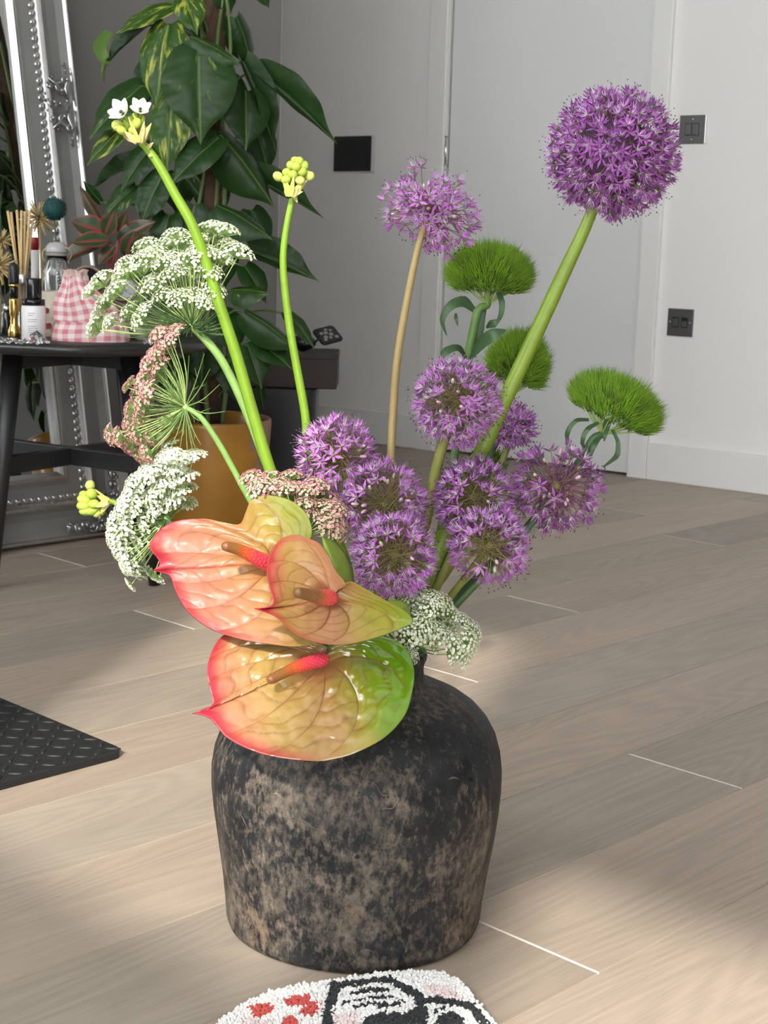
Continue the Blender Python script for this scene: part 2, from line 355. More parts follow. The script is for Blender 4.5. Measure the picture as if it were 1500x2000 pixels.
# switches and door panel
def plate(name, label, u0, u1, z0, z1, cat, edge=False):
    c = WR0 + WRU * ((u0 + u1) / 2) + UP * ((z0 + z1) / 2)
    t = thing(name, label, cat, c)
    o = MB(); wr_box(o, u0, u1, 0, 0.007, z0, z1, bev=0.0015)
    o.build('plate', M_NICKEL, t); return t
U0, U1 = U(2.645), U(2.731)
t = plate('light_switch', 'square black nickel light switch with two rockers behind the largest purple flower head', U0, U1, 1.047, 1.132, 'switch')
uc = (U0 + U1) / 2; zc = 1.0895
for s in (-1, 1):
    o = MB(); wr_box(o, uc + s * 0.0125 - 0.009, uc + s * 0.0125 + 0.009, 0.006, 0.0105, zc - 0.017, zc + 0.017, bev=0.0015); o.build('rocker', M_NICKEL, t)
    o = MB(); wr_box(o, uc + s * 0.0125 - 0.011, uc + s * 0.0125 + 0.011, 0.0068, 0.0072, zc - 0.019, zc + 0.019); o.build('surround', M_BLACK, t)
    pz = WR0 + WRU * uc + UP * (zc + s * 0.030) + WRN * 0.007
    o = MB(); o.lathe([(0.003, -0.001), (0.003, 0.0007), (0.0015, 0.001)], 10, pz, WRN); o.build('screw', M_CHROME, t)
o = MB(); wr_box(o, U0 - 0.0025, U0 + 0.0005, 0.0, 0.009, 1.047, 1.132, bev=0.001); o.build('edge_strip', M_CHROME, t)
t = plate('fused_socket', 'square dark grey fused outlet plate low on the white wall above the baseboard', U0, U1, 0.461, 0.546, 'outlet')
zc = 0.504
for s in (-1, 1):
    o = MB(); wr_box(o, uc + s * 0.0155 - 0.0115, uc + s * 0.0155 + 0.0115, 0.006, 0.0075, zc - 0.016, zc + 0.016, bev=0.0006); o.build('surround', M_BLACK, t)
    o = MB()
    if s > 0: wr_box(o, uc + s * 0.0155 - 0.0085, uc + s * 0.0155 + 0.0085, 0.007, 0.0105, zc - 0.0125, zc + 0.0125, bev=0.0015); o.build('rocker', M_NICKEL, t)
    else: wr_box(o, uc + s * 0.0155 - 0.0085, uc + s * 0.0155 + 0.0085, 0.007, 0.0095, zc - 0.0125, zc + 0.004, bev=0.001); o.build('fuse_cover', M_NICKEL, t)
    pz = WR0 + WRU * (uc + s * 0.034) + UP * zc + WRN * 0.007
    o = MB(); o.lathe([(0.003, -0.001), (0.003, 0.0007), (0.0015, 0.001)], 10, pz, WRN); o.build('screw', M_CHROME, t)
u0, u1 = U(3.915), U(4.083)
t = thing('intercom_panel', 'black touchscreen entry panel on the white wall left of the door', 'panel', WR0 + WRU * ((u0 + u1) / 2) + UP * 1.03)
o = MB(); wr_box(o, u0 - 0.003, u1 + 0.003, 0.0, 0.020, 0.966, 1.092, bev=0.003); o.build('back_shell', mat('grey_shell', (0.62, 0.62, 0.61), 0.35, metal=0.3), t)
o = MB(); wr_box(o, u0, u1, 0.019, 0.024, 0.968, 1.090, bev=0.0015); o.build('bezel', M_BLACK, t)
o = MB(); wr_box(o, u0 + 0.016, u1 - 0.016, 0.0235, 0.0245, 0.986, 1.073); o.build('screen', M_SCREEN, t)
# ------------------------------------------------------------------ the worn dark vase
def vase_mat():
    m = bpy.data.materials.new('worn_black_earthenware'); m.use_nodes = True; t = m.node_tree; b = t.nodes['Principled BSDF']; L = t.links.new
    tc = nd(t, 'ShaderNodeTexCoord')
    def noi(scale, detail=5, rough=0.6, dist=0.0, sc=None):
        n = nd(t, 'ShaderNodeTexNoise'); n.inputs['Scale'].default_value = scale; n.inputs['Detail'].default_value = detail; n.inputs['Roughness'].default_value = rough; n.inputs['Distortion'].default_value = dist
        if sc:
            mp = nd(t, 'ShaderNodeMapping'); mp.inputs['Scale'].default_value = sc; L(tc.outputs['Object'], mp.inputs[0]); L(mp.outputs[0], n.inputs['Vector'])
        else: L(tc.outputs['Object'], n.inputs['Vector'])
        return n.outputs[0]
    def mr(x, a, c, lo, hi):
        r = nd(t, 'ShaderNodeMapRange'); r.inputs[1].default_value = a; r.inputs[2].default_value = c; r.inputs[3].default_value = lo; r.inputs[4].default_value = hi; L(x, r.inputs[0]); return r.outputs[0]
    def ma(op, x, y):
        n = nd(t, 'ShaderNodeMath', operation=op)
        for i, q in enumerate((x, y)):
            if isinstance(q, (int, float)): n.inputs[i].default_value = q
            else: L(q, n.inputs[i])
        return n.outputs[0]
    def mix(f, a, c):
        n = nd(t, 'ShaderNodeMix', data_type='RGBA'); L(f, n.inputs[0])
        for i, q in ((6, a), (7, c)):
            if isinstance(q, tuple): n.inputs[i].default_value = q
            else: L(q, n.inputs[i])
        return n.outputs[2]
    sep = nd(t, 'ShaderNodeSeparateXYZ'); L(tc.outputs['Object'], sep.inputs[0])
    low = mr(sep.outputs[2], 0.0, 0.20, 0.075, -0.06)                 # more bare clay low down on the body
    big = ma('ADD', noi(13, 4, 0.55, 0.6), low)
    fine = noi(150, 6, 0.72, 0.2, (1, 1, 0.55))
    mid = noi(45, 5, 0.65, 0.5)
    patch = ma('ADD', ma('MULTIPLY', big, 0.70), ma('ADD', ma('MULTIPLY', mid, 0.62), ma('MULTIPLY', fine, 1.15)))
    worn = mr(patch, 1.16, 1.42, 0, 0.92)
    base = mix(mr(noi(30), 0.35, 0.65, 0, 1), (0.011, 0.012, 0.0135, 1), (0.027, 0.029, 0.031, 1))
    clay = mix(mr(noi(70, 5), 0.35, 0.65, 0, 1), (0.092, 0.078, 0.063, 1), (0.20, 0.165, 0.128, 1))
    c = mix(worn, base, clay)
    orange = ma('MULTIPLY', mr(ma('ADD', noi(20, 3), low), 0.60, 0.70, 0, 0.5), worn)
    c = mix(orange, c, (0.23, 0.145, 0.09, 1))
    # thin meandering scratches: iso-lines of a warped noise
    cr = nd(t, 'ShaderNodeMath', operation='ABSOLUTE'); L(ma('SUBTRACT', noi(9, 2, 0.5, 1.2), 0.52), cr.inputs[0])
    line = ma('MULTIPLY', mr(cr.outputs[0], 0.0004, 0.0020, 1, 0), mr(noi(16, 2), 0.50, 0.58, 0, 0.6))
    c = mix(line, c, (0.36, 0.29, 0.21, 1))
    pit = mr(noi(52, 1, 0.5), 0.76, 0.79, 0, 0.85)
    c = mix(pit, c, (0.006, 0.006, 0.006, 1))
    L(c, b.inputs['Base Color']); L(mr(worn, 0, 1, 0.52, 0.8), b.inputs['Roughness']); b.inputs['Specular IOR Level'].default_value = 0.26
    bp = nd(t, 'ShaderNodeBump'); bp.inputs['Strength'].default_value = 0.35; bp.inputs['Distance'].default_value = 0.0015
    L(ma('SUBTRACT', ma('ADD', ma('MULTIPLY', fine, 0.6), mid), ma('MULTIPLY', pit, 1.5)), bp.inputs['Height']); L(bp.outputs[0], b.inputs['Normal'])
    return m
M_VASE = vase_mat()
VC = Vector((1.117, 1.106, 0))
vase = thing('vase', 'large squat dark earthenware vase with worn clay patches standing on the oak floor', 'vase', VC)
prof = [(0.0, 0.0), (0.131, 0.0), (0.1365, 0.003), (0.1390, 0.010), (0.1405, 0.03), (0.1440, 0.06), (0.1490, 0.095), (0.1535, 0.13), (0.1558, 0.155), (0.1560, 0.175), (0.1535, 0.193), (0.1480, 0.210), (0.1390, 0.2255), (0.1265, 0.2395), (0.1120, 0.2500), (0.0950, 0.2580), (0.0820, 0.2625), (0.0735, 0.2655), (0.0690, 0.2700), (0.0672, 0.2770)]
neck = [(0.0672, 0.2770), (0.0668, 0.284), (0.0680, 0.290), (0.0700, 0.2945), (0.0705, 0.2995), (0.0690, 0.3030), (0.0655, 0.3045), (0.0610, 0.3030), (0.0580, 0.297), (0.0575, 0.28), (0.060, 0.255), (0.115, 0.235), (0.140, 0.20), (0.145, 0.15), (0.130, 0.02), (0.0, 0.012)]
wob = lambda a, h: 0.0007 * math.sin(2 * a + 1) + 0.0005 * math.sin(3 * a + h * 40) + 0.0004 * math.sin(7 * a + h * 25)
o = MB(); o.lathe(prof[1:], 96, VC, caps=False, bump=wob); o.lathe([(0.0, 0.0), (0.131, 0.0)][::-1], 96, VC, caps=False); o.build('body', M_VASE, vase)
o = MB(); o.lathe(neck, 96, VC, caps=False, bump=wob); o.build('neck', M_VASE, vase)
def mouth(dx, dy, z=0.20):              # a point inside the vase: dx to the right, dy away from the camera
    return VC + RT * dx + FWD * dy + UP * z
# ------------------------------------------------------------------ flower materials
M_PET = mat('allium_petal', (0.49, 0.185, 0.53), 0.5, transl=0.25, rnd=0.28, spec=0.3)
M_PETB = mat('allium_petal_deep', (0.35, 0.11, 0.38), 0.5, transl=0.22, rnd=0.30, spec=0.3)
M_FIL = mat('allium_filament', (0.83, 0.66, 0.86), 0.5, transl=0.2)
M_OVA = mat('allium_ovary', (0.17, 0.24, 0.10), 0.5)
M_ANTH = mat('allium_anther', (0.13, 0.05, 0.14), 0.6)
M_PED = mat('allium_pedicel', (0.20, 0.17, 0.055), 0.5)
M_PEDP = mat('allium_pedicel_dark', (0.22, 0.10, 0.12), 0.5)
M_CORE = mat('allium_heart', (0.10, 0.045, 0.10), 0.8, var=0.5, vscale=150)
M_BUDP = mat('allium_bud', (0.66, 0.42, 0.55), 0.5, transl=0.2, rnd=0.2)
M_BUDW = mat('allium_bud_pale', (0.66, 0.60, 0.48), 0.5, transl=0.2, rnd=0.2)
M_STEMG = mat('stem_bright_green', (0.20, 0.30, 0.022), 0.42, var=0.12, vscale=60, transl=0.12, bump=0.08, bscale=200)
M_STEML = mat('stem_lime_green', (0.21, 0.37, 0.028), 0.40, var=0.12, vscale=40, transl=0.15)
M_STEMO = mat('stem_olive', (0.19, 0.20, 0.045), 0.5, var=0.2, vscale=40)
M_STEMT = mat('stem_tan', (0.36, 0.27, 0.11), 0.55, var=0.25, vscale=60, stretch=(1, 1, 0.2))
M_STEMD = mat('stem_dark_green', (0.055, 0.12, 0.035), 0.5, var=0.15, vscale=40)
M_STEMK = mat('stem_leaf_green', (0.10, 0.20, 0.04), 0.5, var=0.15, vscale=60)
M_STEMH = mat('stem_hairy_green', (0.22, 0.38, 0.10), 0.6, var=0.15, vscale=80)
M_TRICK = mat('fuzzy_green', (0.16, 0.36, 0.015), 0.6, attr=True, transl=0.3)
M_DIAL = mat('dianthus_leaf', (0.055, 0.115, 0.045), 0.5, var=0.15, vscale=60, transl=0.1)
M_DIAR = mat('dianthus_leaf_base', (0.45, 0.55, 0.30), 0.5)
M_UMBW = mat('umbel_white', (0.86, 0.90, 0.76), 0.6, transl=0.15, rnd=0.05)
M_UMBG = mat('umbel_green_white', (0.72, 0.78, 0.50), 0.6, transl=0.15, rnd=0.1)
M_UMBP = mat('umbel_pink', (0.72, 0.40, 0.37), 0.6, transl=0.15, rnd=0.12)
M_UMBK = mat('umbel_deep_pink', (0.55, 0.13, 0.20), 0.6)
M_UMBC = mat('umbel_cream', (0.72, 0.60, 0.45), 0.6, transl=0.15)
M_RAY = mat('umbel_ray', (0.38, 0.52, 0.18), 0.5)
M_RAYD = mat('umbel_pedicel', (0.24, 0.38, 0.11), 0.5)
M_BRACT = mat('umbel_bract', (0.085, 0.16, 0.055), 0.5)
M_BRACTG = mat('umbel_bract_green', (0.15, 0.25, 0.07), 0.5)

def stem_pts(px, end=None):
    pts = [P(*p) for p in px]
    if end is not None:                     # through the mouth of the vase, then down inside it
        e = Vector(end); h = e - VC; h.z = 0
        if h.length > 0.046: h *= 0.046 / h.length
        pts.append(VC + h + UP * 0.300); pts.append(VC + h * 0.6 + UP * 0.17)
    return pts
BASE = VC + UP * 0.20
def stem(parent, pts, rad, m, n=10, seg=36, name='stem', ridge=0.0):
    o = MB()
    if ridge:
        path = cat_rom(pts, seg); o.tube(path, rad, n)
        V = [Vector(v) for v in o.v]
        for i, p in enumerate(path):
            for k in range(n):
                j = i * n + k; d = V[j] - p; a = 2 * math.pi * k / n
                o.v[j] = tuple(p + d * (1 - ridge * max(0, math.cos(3 * a + 0.6)) ** 4))
    else: o.tube(cat_rom(pts, seg), rad, n)
    return o.build(name, m, parent)

# ------------------------------------------------------------------ alliums
def floret_mesh(L, kind, seed, deep=False, pd=False):
    rnd = random.Random(seed); m = MB()
    mats = [M_PETB if deep else M_PET, M_FIL, M_OVA, M_ANTH, M_PEDP if pd else M_PED, M_BUDP, M_BUDW]
    m.tube([(0, 0, -L), (rnd.uniform(-.0012, .0012), rnd.uniform(-.0012, .0012), -L * 0.45), (0, 0, -0.0008)], [0.00026, 0.00036], 3, 4, caps=False)
    if kind >= 2:
        mi = 5 if kind == 2 else 6
        m.ball((0, 0, 0.0016), 0.0013, rz=0.0027, nu=6, nv=5, mi=mi); return m.mesh('allium_bud', mats)
    op = 1.15 if kind == 0 else 0.55                        # opening angle from the axis
    for k in range(6):
        a = k * math.pi / 3 + rnd.uniform(-.15, .15); th = op + rnd.uniform(-.25, .2) + (0.12 if k % 2 else -0.12); l = rnd.uniform(0.0068, 0.0084); wd = rnd.uniform(0.0009, 0.0013)
        d = Vector((math.cos(a) * math.sin(th), math.sin(a) * math.sin(th), math.cos(th))); s = Vector((-math.sin(a), math.cos(a), 0)); nn = d.cross(s)
        p0 = Vector((0, 0, -0.0005)); pm = d * (l * 0.45); tip = d * l - nn * rnd.uniform(-0.0006, 0.0012)
        m.add([p0, pm + s * wd + nn * -0.0005, tip, pm - s * wd + nn * -0.0005, pm], [(0, 1, 4), (1, 2, 4), (0, 4, 3), (4, 2, 3)], 0)
    for k in range(6):
        a = k * math.pi / 3 + 0.5 + rnd.uniform(-.3, .3); th = rnd.uniform(0.18, 0.62); l = rnd.uniform(0.006, 0.0092)
        d = Vector((math.cos(a) * math.sin(th), math.sin(a) * math.sin(th), math.cos(th))); s = d.orthogonal().normalized(); q = d.cross(s)
        r = 0.00032
        vs = [s * r, (-s * 0.5 + q * 0.87) * r, (-s * 0.5 - q * 0.87) * r, d * l]
        m.add(vs, [(0, 1, 3), (1, 2, 3), (2, 0, 3)], 1)
        if kind == 0 and rnd.random() < 0.5:
            e = d * l; z = 0.0006; m.add([e + s * z, e + q * z, e - s * z, e - q * z, e + d * 0.0012], [(0, 1, 4), (1, 2, 4), (2, 3, 4), (3, 0, 4)], 3)
    m.ball((0, 0, 0.0006), 0.0013, rz=0.0015, nu=5, nv=4, mi=2)
    return m.mesh('allium_floret', mats)

def allium(label, hp, rpx, stems, sr, sm, n=120, holes=(), squash=None, deep=False, pd=False, buds=0.06, end=None, seed=1, lobes=None, ridge=0.0, group=None, jitter=0.16, keep=None, fs=1.42, core=0.07, inner=0):
    rnd = random.Random(seed); c = P(*hp); Rm = rpx / FPX * hp[2] * 1.0
    t = thing('allium', label, 'flower', BASE)
    if group: t['group'] = group
    pts = [c] + stem_pts(stems, end if end is not None else mouth(0, 0))
    stem(t, pts, sr, sm, n=14 if ridge else 10, ridge=ridge)
    o = MB(); o.ball(c, Rm * core + 0.0025, nu=14, nv=10)
    head = o.build('flower_head', M_PED if core < 0.2 else M_CORE, t, org=c)
    L = Rm - 0.0085 * fs; n = int(n * 1.25)
    vars_ = {}
    ga = math.pi * (3 - math.sqrt(5)); sd = (c - pts[1]).normalized()
    todo = []
    for i in range(n):
        z = 1 - 2 * (i + 0.5) / n; r = math.sqrt(1 - z * z); a = ga * i + seed
        d = Vector((r * math.cos(a), r * math.sin(a), z)) + Vector([rnd.gauss(0, 0.06) for _ in range(3)]); d.normalize()
        if d.dot(-sd) > 0.955: continue
        nb = 0.0; skip = False
        for h, cosr, p in holes:
            hd = (CR * h[0] + CU * h[1] - CF * h[2]).normalized(); k = d.dot(hd)
            if k > cosr and rnd.random() < p: skip = True
            elif k > cosr - 0.16: nb = max(nb, 0.55)
        if keep and not keep(d.dot(CR), d.dot(CU), -d.dot(CF)): skip = True
        if skip: continue
        todo.append((d, nb))
    for d, nb in todo:
        kind = 0
        if rnd.random() < buds + nb * 0.4: kind = rnd.choice((2, 3, 3))
        elif rnd.random() < 0.35: kind = 1
        li = rnd.choice((0, 1, 2)); Lf = L * (0.9, 0.97, 1.03)[li] * (0.78 if kind >= 2 else 1)
        if lobes: Lf *= lobes(d.dot(CR), d.dot(CU), -d.dot(CF))
        key = (kind, round(Lf * 400), rnd.randrange(2))
        if key not in vars_: vars_[key] = floret_mesh(key[1] / 400 / fs, kind, seed * 31 + len(vars_), deep, pd)
        dd = (d + Vector([rnd.gauss(0, jitter) for _ in range(3)])).normalized()
        x, y, z = frame_z(dd); ro = rnd.uniform(0, 6.28); xx = x * math.cos(ro) + y * math.sin(ro); yy = z.cross(xx)
        put(vars_[key], 'floret', head, mtx(c + d * (key[1] / 400 * 1.0), xx, yy, z, rnd.uniform(0.9, 1.15) * fs))
    if inner:                                # a deeper layer of crowded florets, past counting
        o = MB()
        for i in range(inner):
            z = 1 - 2 * (i + 0.5) / inner; r = math.sqrt(1 - z * z); a = ga * i + 1.7; d = Vector((r * math.cos(a), r * math.sin(a), z)) + Vector([rnd.gauss(0, 0.05) for _ in range(3)]); d.normalize()
            x, y, z3 = frame_z((d + Vector([rnd.gauss(0, 0.25) for _ in range(3)])).normalized())
            for k in range(6):
                b = k * 1.0472 + i; th = rnd.uniform(0.5, 1.2); l = rnd.uniform(.010, .0125); dr = (x * math.cos(b) + y * math.sin(b)) * math.sin(th) + z3 * math.cos(th); sd_ = dr.cross(z3).normalized() * 0.0014; p = c + d * (L * 0.86)
                o.add([p, p + dr * l * 0.45 + sd_, p + dr * l, p + dr * l * 0.45 - sd_], [(0, 1, 2, 3)])
        o.build('inner_florets', M_PETB, t, kind='stuff')
    return t
ML = 1 / 1903.0                             # metres per photo pixel at the vase
allium('large round purple allium globe on a thick ridged green stem, highest at right', (1197, 300, 1.60), 136,
       [(1148, 432, 1.60), (1105, 525, 1.60), (1052, 640, 1.60), (1003, 745, 1.60), (950, 860, 1.60), (905, 960, 1.60), (862, 1060, 1.60), (820, 1160, 1.59)], [0.0052, 0.0078, 0.0085, 0.0088, 0.0085], M_STEMG, n=282, deep=True, fs=1.34, core=0.50, inner=260, buds=0.0, end=mouth(0.03, 0.012, 0.16), seed=3, ridge=0.16, jitter=0.22)
allium('ragged two-lobed purple allium on a tan dry stem above the green fuzzy ball', (838, 412, 1.58), 102,
       [(818, 478, 1.58), (796, 580, 1.58), (776, 700, 1.58), (768, 800, 1.58), (763, 900, 1.575), (762, 1010, 1.57)], [0.0030, 0.0040, 0.0044, 0.0044], M_STEMT, n=118, buds=0.12, pd=True, end=mouth(0.012, 0.0, 0.16), seed=5,
       holes=(((-0.35, 1.0, 0.2), 0.80, 0.9), ((0.55, 0.75, 0.1), 0.80, 0.75), ((-0.55, -0.9, 0.2), 0.78, 0.95), ((-1.0, 0.75, 0), 0.86, 0.6)), lobes=lambda x, y, z: 0.80 + 0.30 * abs(x * 0.85 - y * 0.45) + (0.12 if y > 0.6 else 0))
allium('purple allium globe with a few pale buds below the upper green fuzzy ball', (893, 785, 1.545), 98,
       [(860, 885, 1.55), (843, 960, 1.56), (826, 1040, 1.565), (806, 1130, 1.57)], [0.0050, 0.0062, 0.0064], M_STEMO, n=150, end=mouth(0.02, -0.01, 0.16), seed=8, holes=(((-0.35, 0.15, 0.9), 0.93, 0.75),))
allium('small purple allium half hidden behind the thick green stem', (1000, 832, 1.655), 57,
       [(985, 890, 1.655), (955, 960, 1.645), (915, 1040, 1.63), (868, 1125, 1.61)], [0.0035, 0.0045], M_STEMO, n=64, deep=True, end=mouth(0.035, 0.03, 0.16), seed=11)
allium('purple allium at the left of the purple cluster above the pink lace flower', (657, 893, 1.56), 93,
       [(690, 960, 1.565), (725, 1040, 1.57), (745, 1130, 1.57)], [0.0032, 0.0045], M_STEMO, n=126, end=mouth(-0.005, 0.01, 0.16), seed=13, holes=(((0.55, 0.0, 0.8), 0.90, 0.75),), buds=0.1)
allium('purple allium showing its olive hub, at the foot of the tan stem', (750, 985, 1.53), 98,
       [(757, 1060, 1.55), (765, 1130, 1.56)], [0.0032, 0.0045], M_STEMO, n=128, end=mouth(0.005, -0.01, 0.16), seed=17, holes=(((-0.06, 0.14, 1.0), 0.84, 1.0),), buds=0.07)
allium('lowest purple allium with an open olive center above the anthurium lobe', (770, 1083, 1.475), 98,
       [(775, 1150, 1.51), (780, 1210, 1.54)], [0.0032, 0.0045], M_STEMO, n=128, end=mouth(0.01, -0.02, 0.16), seed=19, holes=(((0.05, 0.05, 1.0), 0.86, 1.0),), buds=0.07)
allium('purple allium just left of the thick stem foot, center of the cluster', (925, 972, 1.55), 94,
       [(895, 1050, 1.56), (865, 1120, 1.57), (835, 1180, 1.575)], [0.0035, 0.0048], M_STEMO, n=120, end=mouth(0.03, 0.0, 0.16), seed=23, holes=(((0.05, -0.1, 1.0), 0.93, 0.9),), deep=True)
allium('purple allium with pale pink buds at its lower edge, over crossed green stems', (955, 1066, 1.51), 93,
       [(915, 1120, 1.535), (880, 1165, 1.55), (850, 1205, 1.56)], [0.0035, 0.0050], M_STEMO, n=112, end=mouth(0.032, -0.01, 0.16), seed=29, holes=(((-0.2, -0.1, 1.0), 0.86, 1.0), ((-0.5, -0.9, 0.35), 0.88, 0.8)), buds=0.14)
allium('rightmost purple allium with a wide brown open center beside the curled leaf', (1085, 950, 1.59), 103,
       [(1040, 1020, 1.595), (985, 1085, 1.59), (925, 1145, 1.585), (870, 1200, 1.58)], [0.0035, 0.0050], M_STEMD, n=124, pd=True, end=mouth(0.042, 0.005, 0.16), seed=31, holes=(((0.05, 0.25, 1.0), 0.84, 1.0), ((-0.3, 1.0, 0.1), 0.80, 0.6)), deep=True, buds=0.08)

# ------------------------------------------------------------------ green fuzzy dianthus
def ribbon(o, pts, wd, nrm, mi=0, seg=16, wave=0.0):
    path = cat_rom(pts, seg); vs = []; fs = []
    for i, p in enumerate(path):
        t = (path[min(i + 1, seg)] - path[max(i - 1, 0)]).normalized(); s = t.cross(nrm)
        s = s.normalized() if s.length > 1e-6 else RT; q = s.cross(t); u = i / seg; wv = wave * math.sin(u * 22)
        w_ = interp(wd, u); f = q * (w_ * 0.45 + wv)
        vs += [p - s * w_ + f, p, p + s * w_ + f * (0.8 - 0.3 * math.sin(u * 15))]
    for i in range(seg):
        a = i * 3; fs += [(a, a + 1, a + 4, a + 3), (a + 1, a + 2, a + 5, a + 4)]
    return o.add(vs, fs, mi)
def fuzz(label, hp, rx, ry, tilt, stems, leaves, n=2600, seed=1, end=None, under=-0.25, lobes=()):
    rnd = random.Random(seed); c = P(*hp); k = hp[2] / FPX; rx *= k; ry *= k
    t = thing('fuzzy_dianthus', label, 'flower', BASE)
    ax = (CU * math.cos(tilt) + CR * math.sin(tilt) - CF * 0.25).normalized(); X, Y, Z = frame_z(ax, CF)
    foot = c - Z * (ry * 0.75)
    o = MB()
    for i in range(n):
        while True:
            d = Vector([rnd.gauss(0, 1) for _ in range(3)]).normalized()
            if d.z > under: break
        l = rnd.uniform(0.86, 1.06)
        for a, cd, f in lobes:
            if abs(math.atan2(d.y, d.x) - a) < cd: l *= f
        e = X * (d.x * rx) + Y * (d.y * rx * 0.9) + Z * (d.z * ry)
        root = c + e * rnd.uniform(0.60, 0.78); tip = root + (e.normalized() * 0.75 + Z * 0.45 + UP * 0.2).normalized() * ((rx * 0.5 + ry * 0.5) * 0.40 * l)
        tip += Vector([rnd.gauss(0, 0.0026) for _ in range(3)])
        dr = (tip - root).normalized(); s = dr.orthogonal().normalized(); q = dr.cross(s); r = rnd.uniform(0.00022, 0.00042)
        mid = root.lerp(tip, 0.4) + Vector([rnd.gauss(0, 0.0007) for _ in range(3)])
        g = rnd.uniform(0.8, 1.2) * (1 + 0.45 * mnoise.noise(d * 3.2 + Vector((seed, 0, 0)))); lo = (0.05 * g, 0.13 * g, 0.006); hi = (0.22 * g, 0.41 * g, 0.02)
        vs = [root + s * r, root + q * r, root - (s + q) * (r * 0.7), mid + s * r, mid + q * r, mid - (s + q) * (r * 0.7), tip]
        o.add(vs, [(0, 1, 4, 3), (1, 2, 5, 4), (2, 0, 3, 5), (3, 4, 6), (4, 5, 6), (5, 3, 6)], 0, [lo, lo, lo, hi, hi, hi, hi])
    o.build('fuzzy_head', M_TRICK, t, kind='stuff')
    o = MB()
    for i in range(26):                    # pale stalklets under the head
        a = rnd.uniform(0, 6.28); q = c + X * (math.cos(a) * rx * rnd.uniform(.15, .7)) + Y * (math.sin(a) * rx * rnd.uniform(.15, .7)) - Z * (ry * rnd.uniform(0.05, .2))
        o.tube([foot, foot.lerp(q, 0.5) - Z * 0.001, q], [0.0012, 0.0006], 4, caps=False)
    o.build('stalklets', M_RAY, t, kind='stuff')
    stem(t, [c - Z * (ry * 0.3), foot] + stem_pts(stems, end), [0.0042, 0.0048, 0.0042], M_STEMK if 'upper' in label else M_STEMD)
    for lf in leaves:
        pts = [P(*p) for p in lf['p']]; o = MB(); ribbon(o, pts, [w_ * k for w_ in lf['w']], lf.get('n', -CF), wave=lf.get('wave', 0.0)); o.build('leaf', M_DIAL, t)
    return t
fuzz('upper bright green fuzzy dianthus ball just under the two-lobed purple flower', (955, 545, 1.66), 92, 66, 0.05,
     [(935, 605, 1.66), (922, 655, 1.66), (914, 700, 1.66), (905, 780, 1.66), (890, 880, 1.65), (865, 1010, 1.63), (838, 1130, 1.61)],
     [dict(p=[(925, 605, 1.655), (905, 590, 1.64), (880, 598, 1.63), (864, 625, 1.63), (872, 655, 1.635)], w=[5, 11, 9, 5, 1]),
      dict(p=[(890, 612, 1.66), (891, 622, 1.65), (894, 637, 1.65)], w=[2, 4, 0.5]),
      dict(p=[(972, 570, 1.65), (980, 590, 1.645), (978, 615, 1.645), (966, 640, 1.65)], w=[4, 6, 5, 1]),
      dict(p=[(945, 600, 1.67), (935, 640, 1.67), (930, 680, 1.67)], w=[6, 11, 8]),
      dict(p=[(918, 702, 1.65), (940, 672, 1.64), (962, 655, 1.63), (988, 645, 1.635)], w=[3, 10, 13, 2]),
      dict(p=[(950, 640, 1.655), (962, 632, 1.64), (975, 625, 1.64)], w=[2, 8, 2]),
      dict(p=[(910, 700, 1.65), (895, 680, 1.63), (872, 686, 1.62), (858, 705, 1.62)], w=[3, 6, 8, 3])], n=6500, seed=2, end=mouth(0.03, 0.02, 0.16), under=-0.50)
fuzz('green fuzzy dianthus ball behind the thick ridged green stem', (1010, 718, 1.70), 66, 76, 0.25,
     [(985, 800, 1.70), (960, 880, 1.69), (920, 980, 1.67), (870, 1090, 1.64)], [], n=4200, seed=4, end=mouth(0.03, 0.035, 0.16), under=-0.55)
fuzz('tilted green fuzzy dianthus with curly wavy leaves, lone at the right', (1197, 803, 1.64), 104, 66, 0.42,
     [(1158, 858, 1.64), (1130, 905, 1.64), (1085, 960, 1.64), (1030, 1030, 1.635), (960, 1100, 1.625), (890, 1170, 1.61)],
     [dict(p=[(1150, 820, 1.63), (1125, 822, 1.62), (1108, 845, 1.62), (1110, 872, 1.625)], w=[3, 4.2, 5, 1.5], wave=0.001),
      dict(p=[(1170, 825, 1.63), (1148, 838, 1.62), (1138, 858, 1.62), (1140, 880, 1.625)], w=[3, 5, 4.5, 1.5], wave=0.001),
      dict(p=[(1196, 840, 1.63), (1206, 862, 1.62), (1204, 890, 1.62), (1178, 912, 1.63)], w=[3, 4, 5.5, 1.5], wave=0.0012),
      dict(p=[(1175, 850, 1.64), (1160, 870, 1.63), (1150, 900, 1.63)], w=[3, 6, 2]),
      dict(p=[(1190, 830, 1.63), (1182, 848, 1.62), (1180, 862, 1.62)], w=[2, 5, 1])], n=6500, seed=6, end=mouth(0.045, 0.02, 0.16), under=-0.35, lobes=((0.3, 0.5, 1.08), (-1.4, 0.35, 0.82)))
fuzz('small green fuzzy dianthus low among the purple flowers', (962, 905, 1.70), 30, 28, 0.0, [(950, 950, 1.69), (900, 1060, 1.66), (860, 1130, 1.63)], [], n=700, seed=9, end=mouth(0.02, 0.04, 0.16), under=-0.6)
